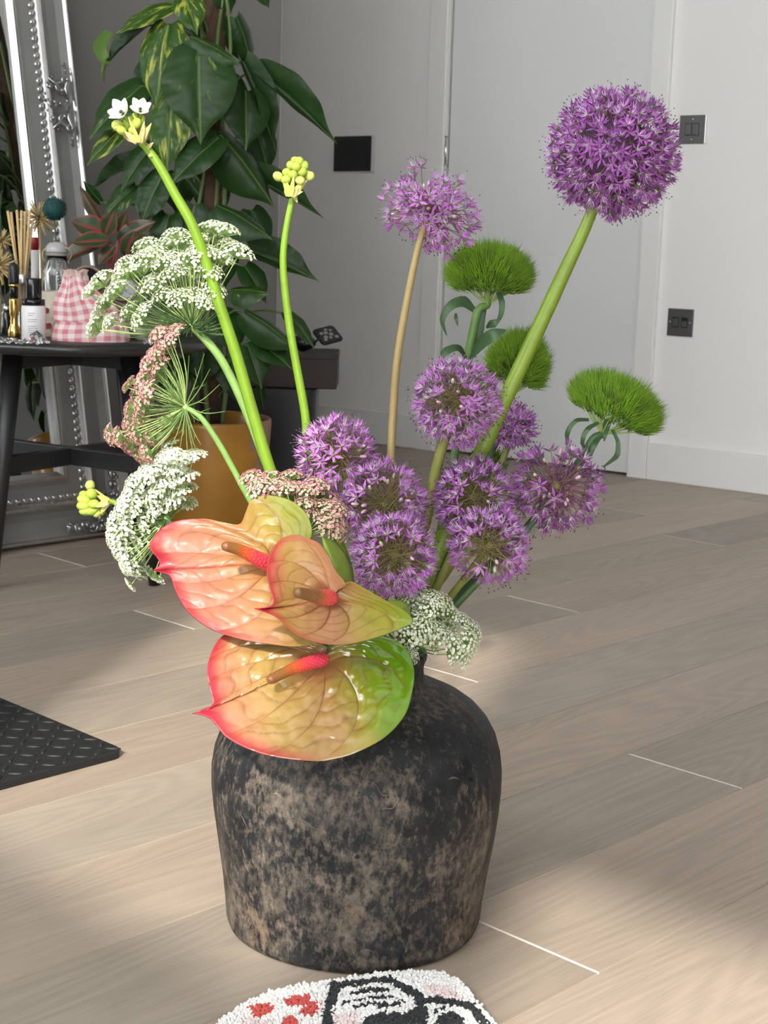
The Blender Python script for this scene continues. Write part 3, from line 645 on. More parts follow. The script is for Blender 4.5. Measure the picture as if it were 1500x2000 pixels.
# ------------------------------------------------------------------ lace umbels
def umbellet_mesh(seed, pal, n=26, r=0.0105, flat=0.6, ps=1.0):
    rnd = random.Random(seed); m = MB(); ga = 2.39996
    m.tube([(0, 0, -0.002), (0, 0, 0.0005)], 0.0006, 5, 3, caps=False)
    for i in range(n):
        u = math.sqrt((i + 0.6) / n); a = i * ga + rnd.uniform(-.2, .2)
        c = Vector((math.cos(a) * u * r, math.sin(a) * u * r, flat * r * math.sqrt(max(0.02, 1.15 - u * u)) + rnd.uniform(-.0006, .0006)))
        m.tube([(0, 0, 0), c * 0.985], [0.00020, 0.00016], 3, 3, caps=False)
        ax = Vector((c.x * 0.8, c.y * 0.8, r * 0.8)).normalized(); x, y, z = frame_z(ax); ph = rnd.uniform(0, 6); big = 1.35 if u > 0.85 else 1.0
        mi = 0 if rnd.random() < 0.72 else (1 if rnd.random() < 0.6 else 2)
        for k in range(5):
            b = ph + k * 1.2566; l = rnd.uniform(0.0014, 0.0020) * big * ps
            d = (x * math.cos(b) + y * math.sin(b)); s = z.cross(d)
            d = (d + z * rnd.uniform(0.1, 0.7)).normalized()
            p = c + d * 0.0002
            m.add([p, p + d * l * 0.6 + s * l * 0.5, p + d * l, p + d * l * 0.6 - s * l * 0.5], [(0, 1, 2, 3)], mi, sm=False)
        m.ball(c + z * 0.0003, 0.0005, nu=4, nv=3, mi=2)
    return m.mesh('umbellet', pal)
WHITE = [M_UMBW, M_UMBW, M_UMBG, M_RAYD]; GREENW = [M_UMBW, M_UMBG, M_UMBG, M_RAYD]
PINK = [M_UMBP, M_UMBC, M_UMBK, M_RAYD]; PALEP = [M_UMBC, M_UMBP, M_UMBK, M_RAYD]
UM = {'white': [umbellet_mesh(i, WHITE) for i in range(3)], 'green': [umbellet_mesh(10 + i, GREENW, 64, 0.0150, 0.80, 0.80) for i in range(3)],
      'pink': [umbellet_mesh(20 + i, PINK, 62, 0.0115, 0.95, 0.8) for i in range(3)], 'palepink': [umbellet_mesh(30 + i, PALEP, 80, 0.0130, 0.7, 0.72) for i in range(3)],
      'plate': [umbellet_mesh(40 + i, WHITE, 64, 0.0125, 0.45, 0.9) for i in range(3)]}
def lace(label, base, us, kind, stems, sr, sm, bract=None, seed=1, end=None, axis=None, size=1.0, bend=0.25, bm=None):
    rnd = random.Random(seed); b = P(*base); t = thing('lace_flower', label, 'flower', BASE)
    stem(t, [b] + stem_pts(stems, end), sr, sm)
    o = MB(); o.ball(b, 0.0035, nu=8, nv=6); o.build('hub', M_RAY, t)
    ax = axis.normalized() if axis is not None else None
    for u in us:
        c = P(u[0], u[1], base[2] + (u[2] if len(u) > 2 else rnd.uniform(-0.03, 0.03)))
        d = (c - b); g = (ax if ax is not None else UP)
        ctrl = b + d * 0.5 + (d.normalized() - g * 0.8) * (-bend * 0.0) + g * (-d.length * 0.06) 
        o = MB(); o.tube(cat_rom([b, ctrl, c], 6), [0.0007, 0.0005], 5, caps=False); o.build('ray', M_RAY, t)
        dirn = (d.normalized() + g * 0.6).normalized(); x, y, z = frame_z(dirn); ro = rnd.uniform(0, 6.28); xx = x * math.cos(ro) + y * math.sin(ro)
        put(rnd.choice(UM[kind]), 'umbellet', t, mtx(c, xx, z.cross(xx), z, rnd.uniform(0.85, 1.2) * size * (u[3] if len(u) > 3 else 1)))
    if bract:
        o = MB()
        for dx, dy, dz in bract:
            e = b + CR * (dx * ML) + CU * (-dy * ML) - CF * dz; mid = b.lerp(e, 0.5) + UP * -0.004
            p = cat_rom([b, mid, e], 8); o.tube(p, [0.0008, 0.0006, 0.0003], 4, caps=False)
            for q in (3, 5):
                if rnd.random() < 0.7:
                    v = (p[q + 1] - p[q]).normalized(); s = v.cross(CF).normalized() * rnd.choice((-1, 1))
                    o.tube([p[q], p[q] + (v * 0.8 + s * 0.5) * rnd.uniform(.006, .014)], [0.0004, 0.00012], 3, caps=False)
        o.build('bracts', bm or M_BRACT, t, kind='stuff')
    return t
rq = random.Random(5)
def dup(l): return l + [(u[0] + rq.uniform(-14, 14), u[1] + rq.uniform(-8, 14)) + tuple(u[2:]) for u in l if rq.random() < 0.6]
q1 = [(205, 560), (183, 575), (200, 622), (195, 645), (215, 600), (235, 578), (250, 522), (262, 545), (290, 492), (303, 505), (330, 482), (345, 470), (357, 490), (312, 530), (410, 462), (425, 480), (438, 462), (448, 490), (462, 505), (395, 505), (372, 520), (340, 545), (300, 560), (275, 590), (260, 615), (325, 585), (365, 560), (398, 545), (415, 575), (245, 550), (222, 635), (290, 615), (350, 590), (425, 520), (325, 515), (380, 478), (378, 585), (400, 600), (280, 540), (345, 510)]
b1 = [(rq.uniform(-150, 75), rq.uniform(-85, 12) if i % 3 else rq.uniform(-10, 22), rq.uniform(-.02, .05)) for i in range(84)] + [(rq.uniform(20, 80), rq.uniform(-20, 25), rq.uniform(-.02, .04)) for i in range(12)]
lace('open dome-shaped white lace flower on a hairy stem beside the tall star flower', (375, 636, 1.57), dup(q1), 'green',
     [(402, 664, 1.57), (432, 702, 1.57), (462, 760, 1.57), (492, 830, 1.57), (520, 905, 1.57), (560, 1000, 1.57), (640, 1120, 1.57)], [0.0042, 0.0046, 0.0044], M_STEMH, b1, seed=3, end=mouth(-0.03, 0.01, 0.16), size=0.98)
q2 = [(348, 655), (330, 668), (318, 690), (335, 690), (310, 712), (322, 722), (300, 735), (312, 745), (288, 752), (300, 768), (276, 772), (283, 790), (300, 792), (265, 800), (278, 815), (292, 822), (263, 830), (275, 845), (288, 858), (300, 868), (270, 868), (240, 852), (228, 848), (310, 700), (295, 715), (338, 672), (305, 755), (290, 838), (262, 748, 0.01, .7), (312, 850), (278, 885, 0, .7), (296, 880)]
b2 = [(rq.uniform(-75, -10), rq.uniform(-100, 40), rq.uniform(-.015, .03)) for i in range(44)] + [(rq.uniform(-60, 45), rq.uniform(25, 100), rq.uniform(-.015, .03)) for i in range(26)] + [(52, -70, .02), (70, -40, .02), (12, -95, .02), (40, -100, .015), (78, 10, .01)]
lace('rose-tinted lace flower seen from the side above the ochre pot, facing left', (362, 795, 1.54), dup(q2), 'pink',
     [(392, 815, 1.54), (425, 862, 1.545), (455, 915, 1.55), (485, 970, 1.555), (540, 1060, 1.56), (630, 1150, 1.57)], [0.0028, 0.0034, 0.0036], M_STEMH, b2, seed=4, end=mouth(-0.035, 0.0, 0.16), axis=-CR + CU * 0.2, size=0.95, bm=M_BRACTG)
q3 = []
for i in range(60):
    v = (i // 6 + 0.5) / 10; ww = (i % 6 - 2.5) / 2.5
    cx = lerp(352, 246, min(1, v * 1.35)) if v < 0.75 else lerp(246, 266, (v - 0.75) / 0.25); cy = lerp(885, 1118, v)
    hw = 32 * math.sin(math.pi * min(0.95, max(0.10, v * 0.9 + 0.08))) + 8
    q3.append((cx + ww * hw + rq.uniform(-5, 5), cy + ww * hw * 0.45 + rq.uniform(-6, 6), -0.012 + 0.012 * ww + rq.uniform(-.004, .004), 0.95))
q3 += [(378, 895, 0.0), (335, 872, 0.02, .8), (372, 930, 0.01, .9), (258, 1140, 0.0, .7), (245, 1108, 0.0, .8), (302, 1118, 0.02, .8), (312, 1128, 0.025, .7), (368, 955, .03, .8), (366, 985, .03, .7), (292, 1048, 0.02, .7)]
b3 = [(rq.uniform(-70, 40), rq.uniform(-75, 75), rq.uniform(-.015, .03)) for i in range(60)]
lace('dense flat white lace flower facing left beside the pink-red anthurium tip', (325, 1010, 1.545), q3, 'plate',
     [(345, 1040, 1.55), (400, 1100, 1.555), (500, 1170, 1.56), (620, 1230, 1.57)], [0.0030, 0.0036, 0.0036], M_STEMH, b3, seed=6, end=mouth(-0.03, -0.01, 0.16), axis=-CR + CU * 0.25 - CF * 0.5, size=1.0)
q4 = [(490, 938), (505, 950), (525, 940), (545, 950), (560, 962), (578, 958), (600, 965), (622, 975), (640, 978), (535, 965), (555, 985), (575, 980), (598, 988), (618, 995), (640, 998), (658, 1000), (648, 1022, -0.02), (635, 1035, -0.02), (655, 1042, -0.02), (515, 962), (585, 1002), (665, 985), (610, 1012, -.01), (570, 938), (595, 945), (620, 955)]
lace('pale pink lace flower tucked between the yellow-green anthurium lobe and purple flowers', (590, 1045, 1.53), q4, 'palepink',
     [(620, 1090, 1.54), (660, 1150, 1.555), (690, 1210, 1.565)], [0.0028, 0.0034], M_STEMH, [(rq.uniform(-70, 60), rq.uniform(-70, 0), rq.uniform(-.01, .02)) for i in range(24)], seed=8, end=mouth(-0.01, -0.01, 0.16), axis=CU - CF * 0.3, size=1.05)
q5 = [(800, 1180), (818, 1195), (838, 1190), (858, 1198), (878, 1205), (898, 1218), (912, 1238), (905, 1255), (872, 1225), (850, 1222), (828, 1218), (845, 1240, -.01), (865, 1245, -.01), (882, 1268, -.015), (893, 1280, -.015), (872, 1278, -.01), (802, 1205), (785, 1230), (800, 1240), (820, 1238), (812, 1182), (842, 1175), (770, 1250), (804, 1284, -.02, .6), (800, 1270, -.02, .6), (835, 1258, 0, .8), (790, 1200), (860, 1180)]
lace('cream-green lace flower spilling over the vase rim at the right', (806, 1258, 1.50), q5, 'green',
     [(790, 1285, 1.515), (770, 1310, 1.54)], [0.0026, 0.0030], M_STEMD, [(rq.uniform(-40, 70), rq.uniform(-60, 25), rq.uniform(-.015, .02)) for i in range(26)], seed=9, end=mouth(0.02, -0.01, 0.17), axis=CR * 0.6 + CU * 0.6 - CF * 0.4, size=0.92)

# ------------------------------------------------------------------ star flowers (budding spikes)
M_BUD = mat('star_bud_lime', (0.42, 0.56, 0.075), 0.45, attr=False, transl=0.2, var=0.18, vscale=90)
M_BUDY = mat('star_bud_yellow', (0.60, 0.66, 0.16), 0.45, transl=0.2, var=0.15, vscale=90)
M_PAPER = mat('papery_bract', (0.62, 0.53, 0.24), 0.55, transl=0.35, var=0.2, vscale=120)
M_PAPERG = mat('papery_bract_lime', (0.58, 0.58, 0.16), 0.5, transl=0.3, var=0.15, vscale=120)
M_SPET = mat('star_petal', (0.86, 0.88, 0.74), 0.45, transl=0.25)
M_SOV = mat('star_ovary', (0.012, 0.030, 0.012), 0.15)
def bud(par, c, ax, l, r, m, name='bud'):
    o = MB(); x, y, z = frame_z(ax)
    prof_ = [(0.0, 0.0), (0.45, 0.08), (0.85, 0.28), (1.0, 0.5), (0.9, 0.72), (0.55, 0.92), (0.0, 1.0)]
    o.lathe([(a * r, h * l) for a, h in prof_], 12, c, ax, caps=False, bump=lambda a, h: r * 0.07 * math.cos(3 * a) if 0.02 * l < h < 0.98 * l else 0)
    return o.build(name, m, par)
def bract(par, b, tip, wd, m, curl=0.3, nrm=None):
    d = tip - b; nn = nrm if nrm is not None else -CF
    o = MB(); ribbon(o, [b, b + d * 0.35 + nn * d.length * 0.12 * curl, b + d * 0.7 + nn * d.length * 0.16 * curl, tip], [wd * 0.7, wd, wd * 0.6, wd * 0.06], nn, seg=8); return o.build('bract', m, par)
def star_flower(label, hp, stems, sr, end, buds, bracts, blooms=(), nodes=()):
    t = thing('star_flower', label, 'flower', BASE); Y = hp[2]
    b = P(*hp); pts = [b] + stem_pts(stems, end); stem(t, pts, sr, M_STEML, n=12, seg=48)
    q = lambda x, y, dz=0.0: P(x, y, Y - dz)
    core0 = b
    for (x0, y0, x1, y1, wd, dz, kind) in buds:
        a, c = q(x0, y0, dz), q(x1, y1, dz); bud(t, a, (c - a), (c - a).length, wd * 1.22 * Y / FPX, M_BUDY if kind else M_BUD)
    for (x0, y0, x1, y1, wd, dz, kind) in bracts: bract(t, q(x0, y0, dz), q(x1, y1, dz + 0.002), wd * Y / FPX, M_PAPERG if kind else M_PAPER)
    for (x, y, ax, r, dz) in blooms:
        c = q(x, y, dz); axv = (CR * ax[0] + CU * ax[1] - CF * ax[2]).normalized(); X, Yv, Z = frame_z(axv); rr = r * Y / FPX
        o = MB(); o.tube([b, b.lerp(c, 0.5), c - Z * 0.002], [0.0012, 0.0014], 6, caps=False); o.build('pedicel', M_STEML, t)
        for k in range(6):
            a = k * 1.0472 + 0.2; d = X * math.cos(a) + Yv * math.sin(a); s = Z.cross(d); up = 0.75 if k % 2 else 0.95
            o = MB(); vs = []; fs = []
            for i in range(6):
                u = i / 5; cc = c + d * (rr * (0.12 + 0.9 * u ** 1.1)) + Z * (rr * (up * u ** 1.5 - 0.1)); wd = rr * 0.47 * math.sin(math.pi * (0.12 + 0.86 * u)) ** 0.7
                vs += [cc - s * wd + Z * wd * 0.3, cc - Z * wd * 0.05, cc + s * wd + Z * wd * 0.3]
            for i in range(5):
                e = i * 3; fs += [(e, e + 1, e + 4, e + 3), (e + 1, e + 2, e + 5, e + 4)]
            o.add(vs, fs); o.build('petal', M_SPET, t)
        o = MB(); o.ball(c + Z * rr * 0.12, rr * 0.20, rz=rr * 0.3, ax=Z, nu=10, nv=8); o.build('ovary', M_SOV, t)
        o = MB()
        for k in range(6):
            a = k * 1.0472; e = c + (X * math.cos(a) + Yv * math.sin(a)) * rr * 0.36 + Z * rr * 0.42
            o.tube([c, e], [0.0004, 0.0002], 4); o.ball(e, 0.0006, nu=5, nv=4)
        o.build('stamens', M_SPET, t, kind='stuff')
    for (x0, y0, x1, y1) in nodes: bract(t, q(x0, y0, 0.004), q(x1, y1, 0.006), 4 * Y / FPX, M_PAPER, 0.6)
    return t
star_flower('tall star flower with two open white blooms and papery bracts at top left', (274, 278, 1.53),
    [(285, 287, 1.53), (312, 325, 1.53), (345, 385, 1.53), (376, 440, 1.53), (402, 510, 1.535), (432, 605, 1.54), (462, 695, 1.545), (492, 800, 1.55), (530, 925, 1.555), (575, 1040, 1.56), (650, 1160, 1.57)], [0.0034, 0.0046, 0.0056, 0.0060, 0.0062, 0.0060], mouth(-0.02, 0.0, 0.16),
    buds=[(243, 252, 218, 240, 9, .008, 1), (248, 258, 228, 252, 7, .014, 0), (262, 252, 272, 231, 7.5, .014, 0), (254, 262, 262, 249, 6, .016, 0), (262, 255, 253, 226, 6, .006, 0), (266, 245, 262, 220, 6, .004, 0), (270, 250, 280, 225, 6, .002, 0), (250, 255, 246, 232, 6, .006, 0), (272, 262, 284, 244, 6, .0, 0)],
    bracts=[(272, 278, 250, 228, 4, .02, 1), (268, 279, 243, 256, 7, .016, 0), (272, 279, 292, 246, 8, .012, 0), (274, 278, 290, 262, 8, .010, 0), (266, 278, 250, 262, 6, .018, 0), (276, 276, 282, 236, 5, .014, 0), (274, 278, 278, 258, 6, .018, 0), (262, 276, 238, 262, 6, .006, 0), (277, 277, 296, 240, 6, .004, 0)],
    blooms=[(240, 222, (-0.45, 0.35, 0.8), 24, .012), (274, 216, (0.15, 0.45, 0.85), 20, .008)], nodes=[(288, 290, 300, 278), (296, 302, 290, 306)])
star_flower('upright star flower spike in tight lime buds, in front of the dark storage bin', (570, 386, 1.60),
    [(570, 392, 1.60), (560, 440, 1.60), (553, 500, 1.60), (556, 560, 1.60), (566, 640, 1.60), (580, 720, 1.60), (596, 810, 1.60), (602, 880, 1.60), (625, 980, 1.595), (680, 1110, 1.585)], [0.0030, 0.0034, 0.0042, 0.0046, 0.0050, 0.0050], mouth(-0.01, 0.02, 0.16),
    buds=[(553, 352, 534, 338, 7.5, .006, 1), (600, 352, 611, 336, 7, .006, 1), (585, 362, 588, 344, 8, .014, 1), (562, 360, 556, 342, 8, .012, 0), (572, 350, 572, 332, 8, .014, 0), (588, 346, 592, 326, 8, .010, 0), (560, 346, 560, 328, 7, .008, 0), (578, 336, 580, 316, 8, .012, 0), (592, 334, 597, 314, 7, .006, 0), (566, 332, 570, 314, 7, .008, 0), (582, 326, 587, 306, 8, .006, 0), (594, 350, 602, 332, 6, .004, 0), (574, 322, 579, 306, 7, .002, 0)],
    bracts=[(568, 384, 574, 342, 5, .018, 1), (566, 384, 552, 352, 5, .012, 1), (572, 384, 590, 356, 8, .012, 1), (564, 383, 560, 356, 8, .014, 1), (575, 382, 600, 352, 5, .008, 1), (570, 384, 582, 362, 7, .016, 0), (574, 380, 592, 374, 4, .016, 0), (575, 384, 581, 396, 4, .01, 0)])
star_flower('star flower head of lime buds poking out sideways at the far left, low', (212, 978, 1.60),
    [(222, 981, 1.60), (245, 990, 1.60), (290, 1010, 1.60), (370, 1060, 1.595), (480, 1150, 1.585), (600, 1220, 1.565)], [0.0028, 0.0032, 0.0040, 0.0044], mouth(-0.03, 0.0, 0.16),
    buds=[(185, 952, 167, 944, 8.5, .004, 1), (190, 970, 168, 960, 9, .012, 0), (182, 982, 150, 972, 9, .010, 0), (180, 988, 149, 988, 9, .012, 0), (186, 995, 154, 1000, 8, .012, 0), (195, 990, 170, 1003, 8, .014, 0), (200, 996, 182, 1008, 7, .012, 1), (176, 975, 155, 962, 8, .004, 0), (196, 985, 172, 985, 8, .018, 0), (205, 992, 192, 1006, 6, .010, 1)],
    bracts=[(212, 978, 190, 968, 7, .020, 1), (210, 980, 186, 990, 7, .022, 1), (210, 982, 196, 1004, 5, .018, 1), (208, 974, 185, 955, 3, .008, 1), (212, 980, 202, 1000, 5, .016, 0)])
# ------------------------------------------------------------------ anthuriums
M_SPA = mat('anthurium_spathe', (0.6, 0.4, 0.2), 0.38, attr=True, transl=0.14, spec=0.35, coat=0.06, bump=0.05, bscale=260, var=0.07, vscale=120)
M_SPAG = mat('anthurium_spathe_wet', (0.6, 0.4, 0.2), 0.14, attr=True, transl=0.12, spec=0.6, coat=0.9, bump=0.05, bscale=260, var=0.07, vscale=120)
M_SPX = mat('anthurium_spadix', (0.7, 0.1, 0.2), 0.45, attr=True)
M_SPB = mat('anthurium_underside', (0.26, 0.38, 0.045), 0.35, transl=0.25, var=0.2, vscale=40)
ALB = 0.74
def ramp(stops, x):
    for (a, ca), (b, cb) in zip(stops[:-1], stops[1:]):
        if x <= b:
            t = 0 if b == a else max(0, min(1, (x - a) / (b - a))); return tuple(lerp(p, q, t) for p, q in zip(ca, cb))
    return stops[-1][1]
def mixc(a, b, t): return tuple(lerp(p, q, t) for p, q in zip(a, b))
RED = (0.60, 0.008, 0.040); VEIN = srgb(150, 74, 46)[:3]
def spathe(t, outline, basepx, tip_i, Y0, nrm, stops, axis, m, cup=0.012, quilt=0.0022, edge=0.8, veins=(0.09, 0.19, 0.30, 0.40), lift=None, NV=336, NR=72, seed=0, vein_c=VEIN, alb=0.60):
    rnd = random.Random(seed); n = nrm.normalized(); p0 = P(basepx[0], basepx[1], Y0)
    # closed outline, resampled from notch round to notch; s runs -0.5 .. 0.5 with the tip at 0
    K = len(outline); pl = [PLN(x, y, p0, n) for x, y in outline]; tip = pl[tip_i]
    def side(seq, cnt): return cat_rom(seq, cnt)
    left = pl[tip_i::-1]; right = pl[tip_i:]
    def res(seq, cnt):
        path = cat_rom(seq, cnt * 6); d = [0]
        for a, b in zip(path[:-1], path[1:]): d.append(d[-1] + (b - a).length)
        out = []; j = 0
        for i in range(cnt + 1):
            tgt = d[-1] * (i / cnt); 
            while j < len(d) - 2 and d[j + 1] < tgt: j += 1
            u = (tgt - d[j]) / max(1e-9, d[j + 1] - d[j]); out.append(path[j].lerp(path[j + 1], u))
        return out
    h = NV // 2; A = res(left, h); B = res(right, h)
    rim = A[::-1][:-1] + B                       # index h is the tip
    S = [(i - h) / NV for i in range(len(rim))]
    axv = (PLN(*axis[1], p0, n) - PLN(*axis[0], p0, n)); axl = axv.length; axv.normalize(); ax0 = PLN(*axis[0], p0, n)
    ov = []; of = []; oc = []; N = len(rim); Rm = max((q - p0).length for q in rim)
    vl = [-v for v in veins][::-1] + [0.0] + list(veins)
    for j in range(NR + 1):
        r = j / NR
        for i in range(N):
            sv = S[i]; s = sv * (1 - 0.42 * r * r * (1 - smooth(0.28, 0.5, abs(sv)))); fi = (s + 0.5) * NV; i0 = max(0, min(N - 2, int(fi))); q = rim[i0].lerp(rim[i0 + 1], max(0.0, min(1.0, fi - i0))); L = (q - p0).length; k = 0
            while k < len(vl) - 1 and vl[k + 1] < sv: k += 1
            if sv < vl[0]: t_, wd = (sv + 0.5) / max(1e-6, vl[0] + 0.5), vl[0] + 0.5; kk = -1
            elif k == len(vl) - 1: t_, wd = (sv - vl[-1]) / (0.5 - vl[-1]), 0.5 - vl[-1]; kk = 99
            else: t_, wd = (sv - vl[k]) / (vl[k + 1] - vl[k]), vl[k + 1] - vl[k]; kk = k
            t_ = max(0, min(1, t_)); env = smooth(0.05, 0.35, r) * (1 - smooth(0.86, 1.0, r) * 0.7)
            dv = min(t_, 1 - t_) * wd * 2 * math.pi * r * L                       # distance from the nearest main vein, metres
            ph = 0.7 * kk + 0.25 * math.sin(kk * 7.1)
            cr = r * (5.2 + 0.9 * math.sin(kk * 3.3)) + (1.1 + 0.8 * math.sin(kk * 5.1)) * (t_ - 0.5) * (1 if sv > 0 else -1) * (1 if kk % 2 else 0.3) + ph + 0.55 * mnoise.noise(p0.lerp(q, r) * 48 + Vector((kk, 0, 0))); cf = abs((cr % 1.0) - 0.5) * 2      # cross veins: 1 near a vein
            pill = (4 * t_ * (1 - t_)) ** 0.8
            hh = quilt * env * (pill * (0.75 + 0.25 * (1 - cf ** 4)) - 0.5)
            pv = p0.lerp(q, r)
            hh += quilt * 0.8 * env * (mnoise.noise(pv * 55) * 0.6 + mnoise.noise(pv * 130) * 0.35)
            hh += cup * (r ** 2.2) * (0.8 + 0.4 * math.cos(s * 12.566 + 0.5)) + 0.0035 * mnoise.noise(q * 18 + Vector((seed, 0, 0))) * r ** 3
            hh -= 0.010 * (1 - smooth(0.0, 0.30, r))
            if lift: hh += lift(s, r)
            ov.append(pv + n * hh)
            g = (pv - ax0).dot(axv) / axl + 0.05 * mnoise.noise(pv * 40); c = ramp(stops, g)
            c = mixc(c, srgb(232, 128, 112)[:3], 0.55 * (1 - smooth(0.0, 0.34, r)))                    # rosy around the spadix
            mott = 0.5 + 0.5 * mnoise.noise(pv * 75 + Vector((3, 1, seed))); c = mixc(c, tuple(x * 0.86 for x in c), mott * 0.6)
            wv = 0.0011 + 0.0006 * (1 - r)
            f = max(0, 1 - dv / wv) if abs(vl[min(max(k, 0), len(vl) - 1)]) > -1 else 0
            mid = abs(sv) * 2 * math.pi * r * L
            redness = 1 - smooth(0.25, 0.75, g)
            c = mixc(c, vein_c if redness < 0.6 else mixc(vein_c, RED, 0.35), 0.85 * f * env)
            c = mixc(c, mixc(vein_c, c, 0.35), 0.85 * (cf ** 9) * env * smooth(0.02, 0.12, t_ * (1 - t_) * 4))
            c = mixc(c, RED, (0.55 * max(0, 1 - mid / (0.004 + 0.010 * r)) + 0.45 * max(0, 1 - mid / 0.0026)) * smooth(0.10, 0.3, r) * (1 - smooth(0.50, 0.95, g)))
            c = mixc(c, RED, smooth(0.86, 0.99, r) * edge * (1 - smooth(0.25, 0.62, g)))
            tipd = (pv - tip).length / Rm; c = mixc(c, RED, (1 - smooth(0.06, 0.26, tipd)) * 0.95)
            oc.append(tuple(x * alb for x in c))
    for j in range(NR):
        for i in range(N - 1):
            a = j * N + i; of.append((a, a + 1, a + N + 1, a + N))
    o = MB(); o.add(ov, of, 0, oc); ob = o.build('spathe', m, t)
    md = ob.modifiers.new('thick', 'SOLIDIFY'); md.thickness = 0.0009; md.offset = -1
    return ob, n, p0
def spadix(t, pts, r0, r1, seed=0, stops=None):
    path = cat_rom(pts, 54); vs = []; fs = []; cc = []; n = 36; X = None
    for i, p in enumerate(path):
        tg = (path[min(i + 1, 54)] - path[max(i - 1, 0)]).normalized()
        if X is None: X, Yv, _ = frame_z(tg); pt = tg
        q = pt.rotation_difference(tg); X = q @ X; Yv = q @ Yv; pt = tg
        u = i / 54; r = lerp(r0, r1, u) * (math.sqrt(max(0.0, 1 - ((u - 0.93) / 0.07) ** 2)) if u > 0.93 else 1) * (0.85 + 0.15 * min(1, u * 8))
        for k in range(n):
            a = 2 * math.pi * k / n
            b = (math.sin(a * 9 + (i % 6 >= 3) * math.pi) * 0.5 + 0.5) * abs(math.sin(i * math.pi / 3)); amp = 0.17 * (1 - smooth(0.4, 0.75, u))
            vs.append(p + (X * math.cos(a) + Yv * math.sin(a)) * (r * (1 + amp * b) + 1e-5)); c = ramp(stops, u + 0.03 * mnoise.noise(p * 90)); cc.append(mixc(c, tuple(min(1, x * 1.5 + 0.05) for x in c), 0.5 * b * (amp > 0.02)))
    for i in range(54):
        for k in range(n): fs.append((i * n + k, i * n + (k + 1) % n, (i + 1) * n + (k + 1) % n, (i + 1) * n + k))
    fs.append(tuple(range(n - 1, -1, -1)))
    o = MB(); o.add(vs, fs, 0, cc); return o.build('spadix', M_SPX, t)
SPX = [(0, srgb(236, 62, 92)[:3]), (0.45, srgb(232, 66, 80)[:3]), (0.62, srgb(206, 84, 40)[:3]), (0.78, srgb(140, 92, 40)[:3]), (1, srgb(122, 78, 46)[:3])]
SPY = [(0, srgb(240, 72, 92)[:3]), (0.28, srgb(222, 90, 74)[:3]), (0.5, srgb(140, 92, 50)[:3]), (1, srgb(120, 84, 50)[:3])]
PEACH = srgb(228, 166, 120)[:3]; TAN = srgb(220, 184, 106)[:3]; CORAL = srgb(228, 98, 98)[:3]; OLIVE = srgb(198, 184, 72)[:3]; LIME = srgb(140, 186, 34)[:3]; GRN = srgb(112, 172, 16)[:3]
def anth(label, Y0, basepx, stem_px, end):
    t = thing('anthurium', label, 'flower', BASE)
    stem(t, [P(basepx[0], basepx[1], Y0 + 0.006)] + stem_px + [end], [0.0030, 0.0034], M_STEMG, name='stem')
    return t
# lowest: broad glossy spathe resting over the shoulder of the vase
b = (633, 1284); n1 = -FWD * 0.70 + UP * 0.72 - RT * 0.02
t = anth('lowest broad glossy anthurium with red tip and bright green right side over the vase shoulder', 1.425, b, [P(640, 1292, 1.47)], mouth(-0.02, -0.02, 0.20))
out = [(640, 1268), (618, 1261), (560, 1256), (500, 1243), (455, 1240), (430, 1252), (412, 1285), (406, 1320), (411, 1350), (417, 1378), (407, 1392), (377, 1400), (407, 1408), (424, 1424), (445, 1448), (490, 1472), (550, 1486), (620, 1488), (690, 1476), (748, 1448), (790, 1402), (806, 1352), (808, 1310), (795, 1276), (770, 1256), (735, 1249), (690, 1253), (660, 1260), (645, 1269)]
spathe(t, out, b, 11, 1.425, n1, [(0, RED), (0.04, srgb(228, 50, 66)[:3]), (0.10, CORAL), (0.19, PEACH), (0.36, TAN), (0.58, srgb(222, 176, 104)[:3]), (0.70, OLIVE), (0.84, LIME), (1.0, GRN)], ((377, 1400), (808, 1300)), M_SPAG, cup=0.006, quilt=0.0036, seed=1)
spadix(t, [P(634, 1287, 1.420), P(606, 1294, 1.405), P(568, 1308, 1.388), P(521, 1331, 1.372)], 0.0068, 0.0046, stops=SPX)
# upper left
b = (536, 1098); n2 = -FWD * 0.80 + UP * 0.55 - RT * 0.10
t = anth('upper left anthurium of peach and rose with a yellow-green top lobe', 1.455, b, [P(560, 1130, 1.49), P(620, 1210, 1.53)], mouth(-0.025, -0.01, 0.20))
out = [(566, 1085), (600, 1072), (613, 1052), (606, 1020), (586, 995), (556, 978), (515, 971), (492, 980), (481, 1005), (470, 1028), (440, 1026), (400, 1020), (350, 1025), (320, 1041), (300, 1066), (299, 1083), (312, 1099), (316, 1112), (302, 1122), (318, 1126), (335, 1132), (346, 1160), (362, 1190), (386, 1215), (420, 1235), (470, 1251), (530, 1261), (580, 1266), (625, 1258), (645, 1225), (635, 1170), (600, 1120), (572, 1098)]
spathe(t, out, b, 18, 1.455, n2, [(0, RED), (0.05, CORAL), (0.14, srgb(236, 152, 130)[:3]), (0.42, srgb(230, 160, 118)[:3]), (0.66, srgb(218, 166, 92)[:3]), (0.86, srgb(200, 178, 72)[:3]), (1.0, srgb(170, 178, 50)[:3])], ((302, 1122), (572, 1012)), M_SPA, cup=0.010, quilt=0.0022, seed=2, alb=0.50, veins=(0.07, 0.16, 0.27, 0.38))
spadix(t, [P(532, 1106, 1.450), P(505, 1092, 1.432), P(470, 1075, 1.415), P(434, 1065, 1.402)], 0.0076, 0.0046, stops=SPX)
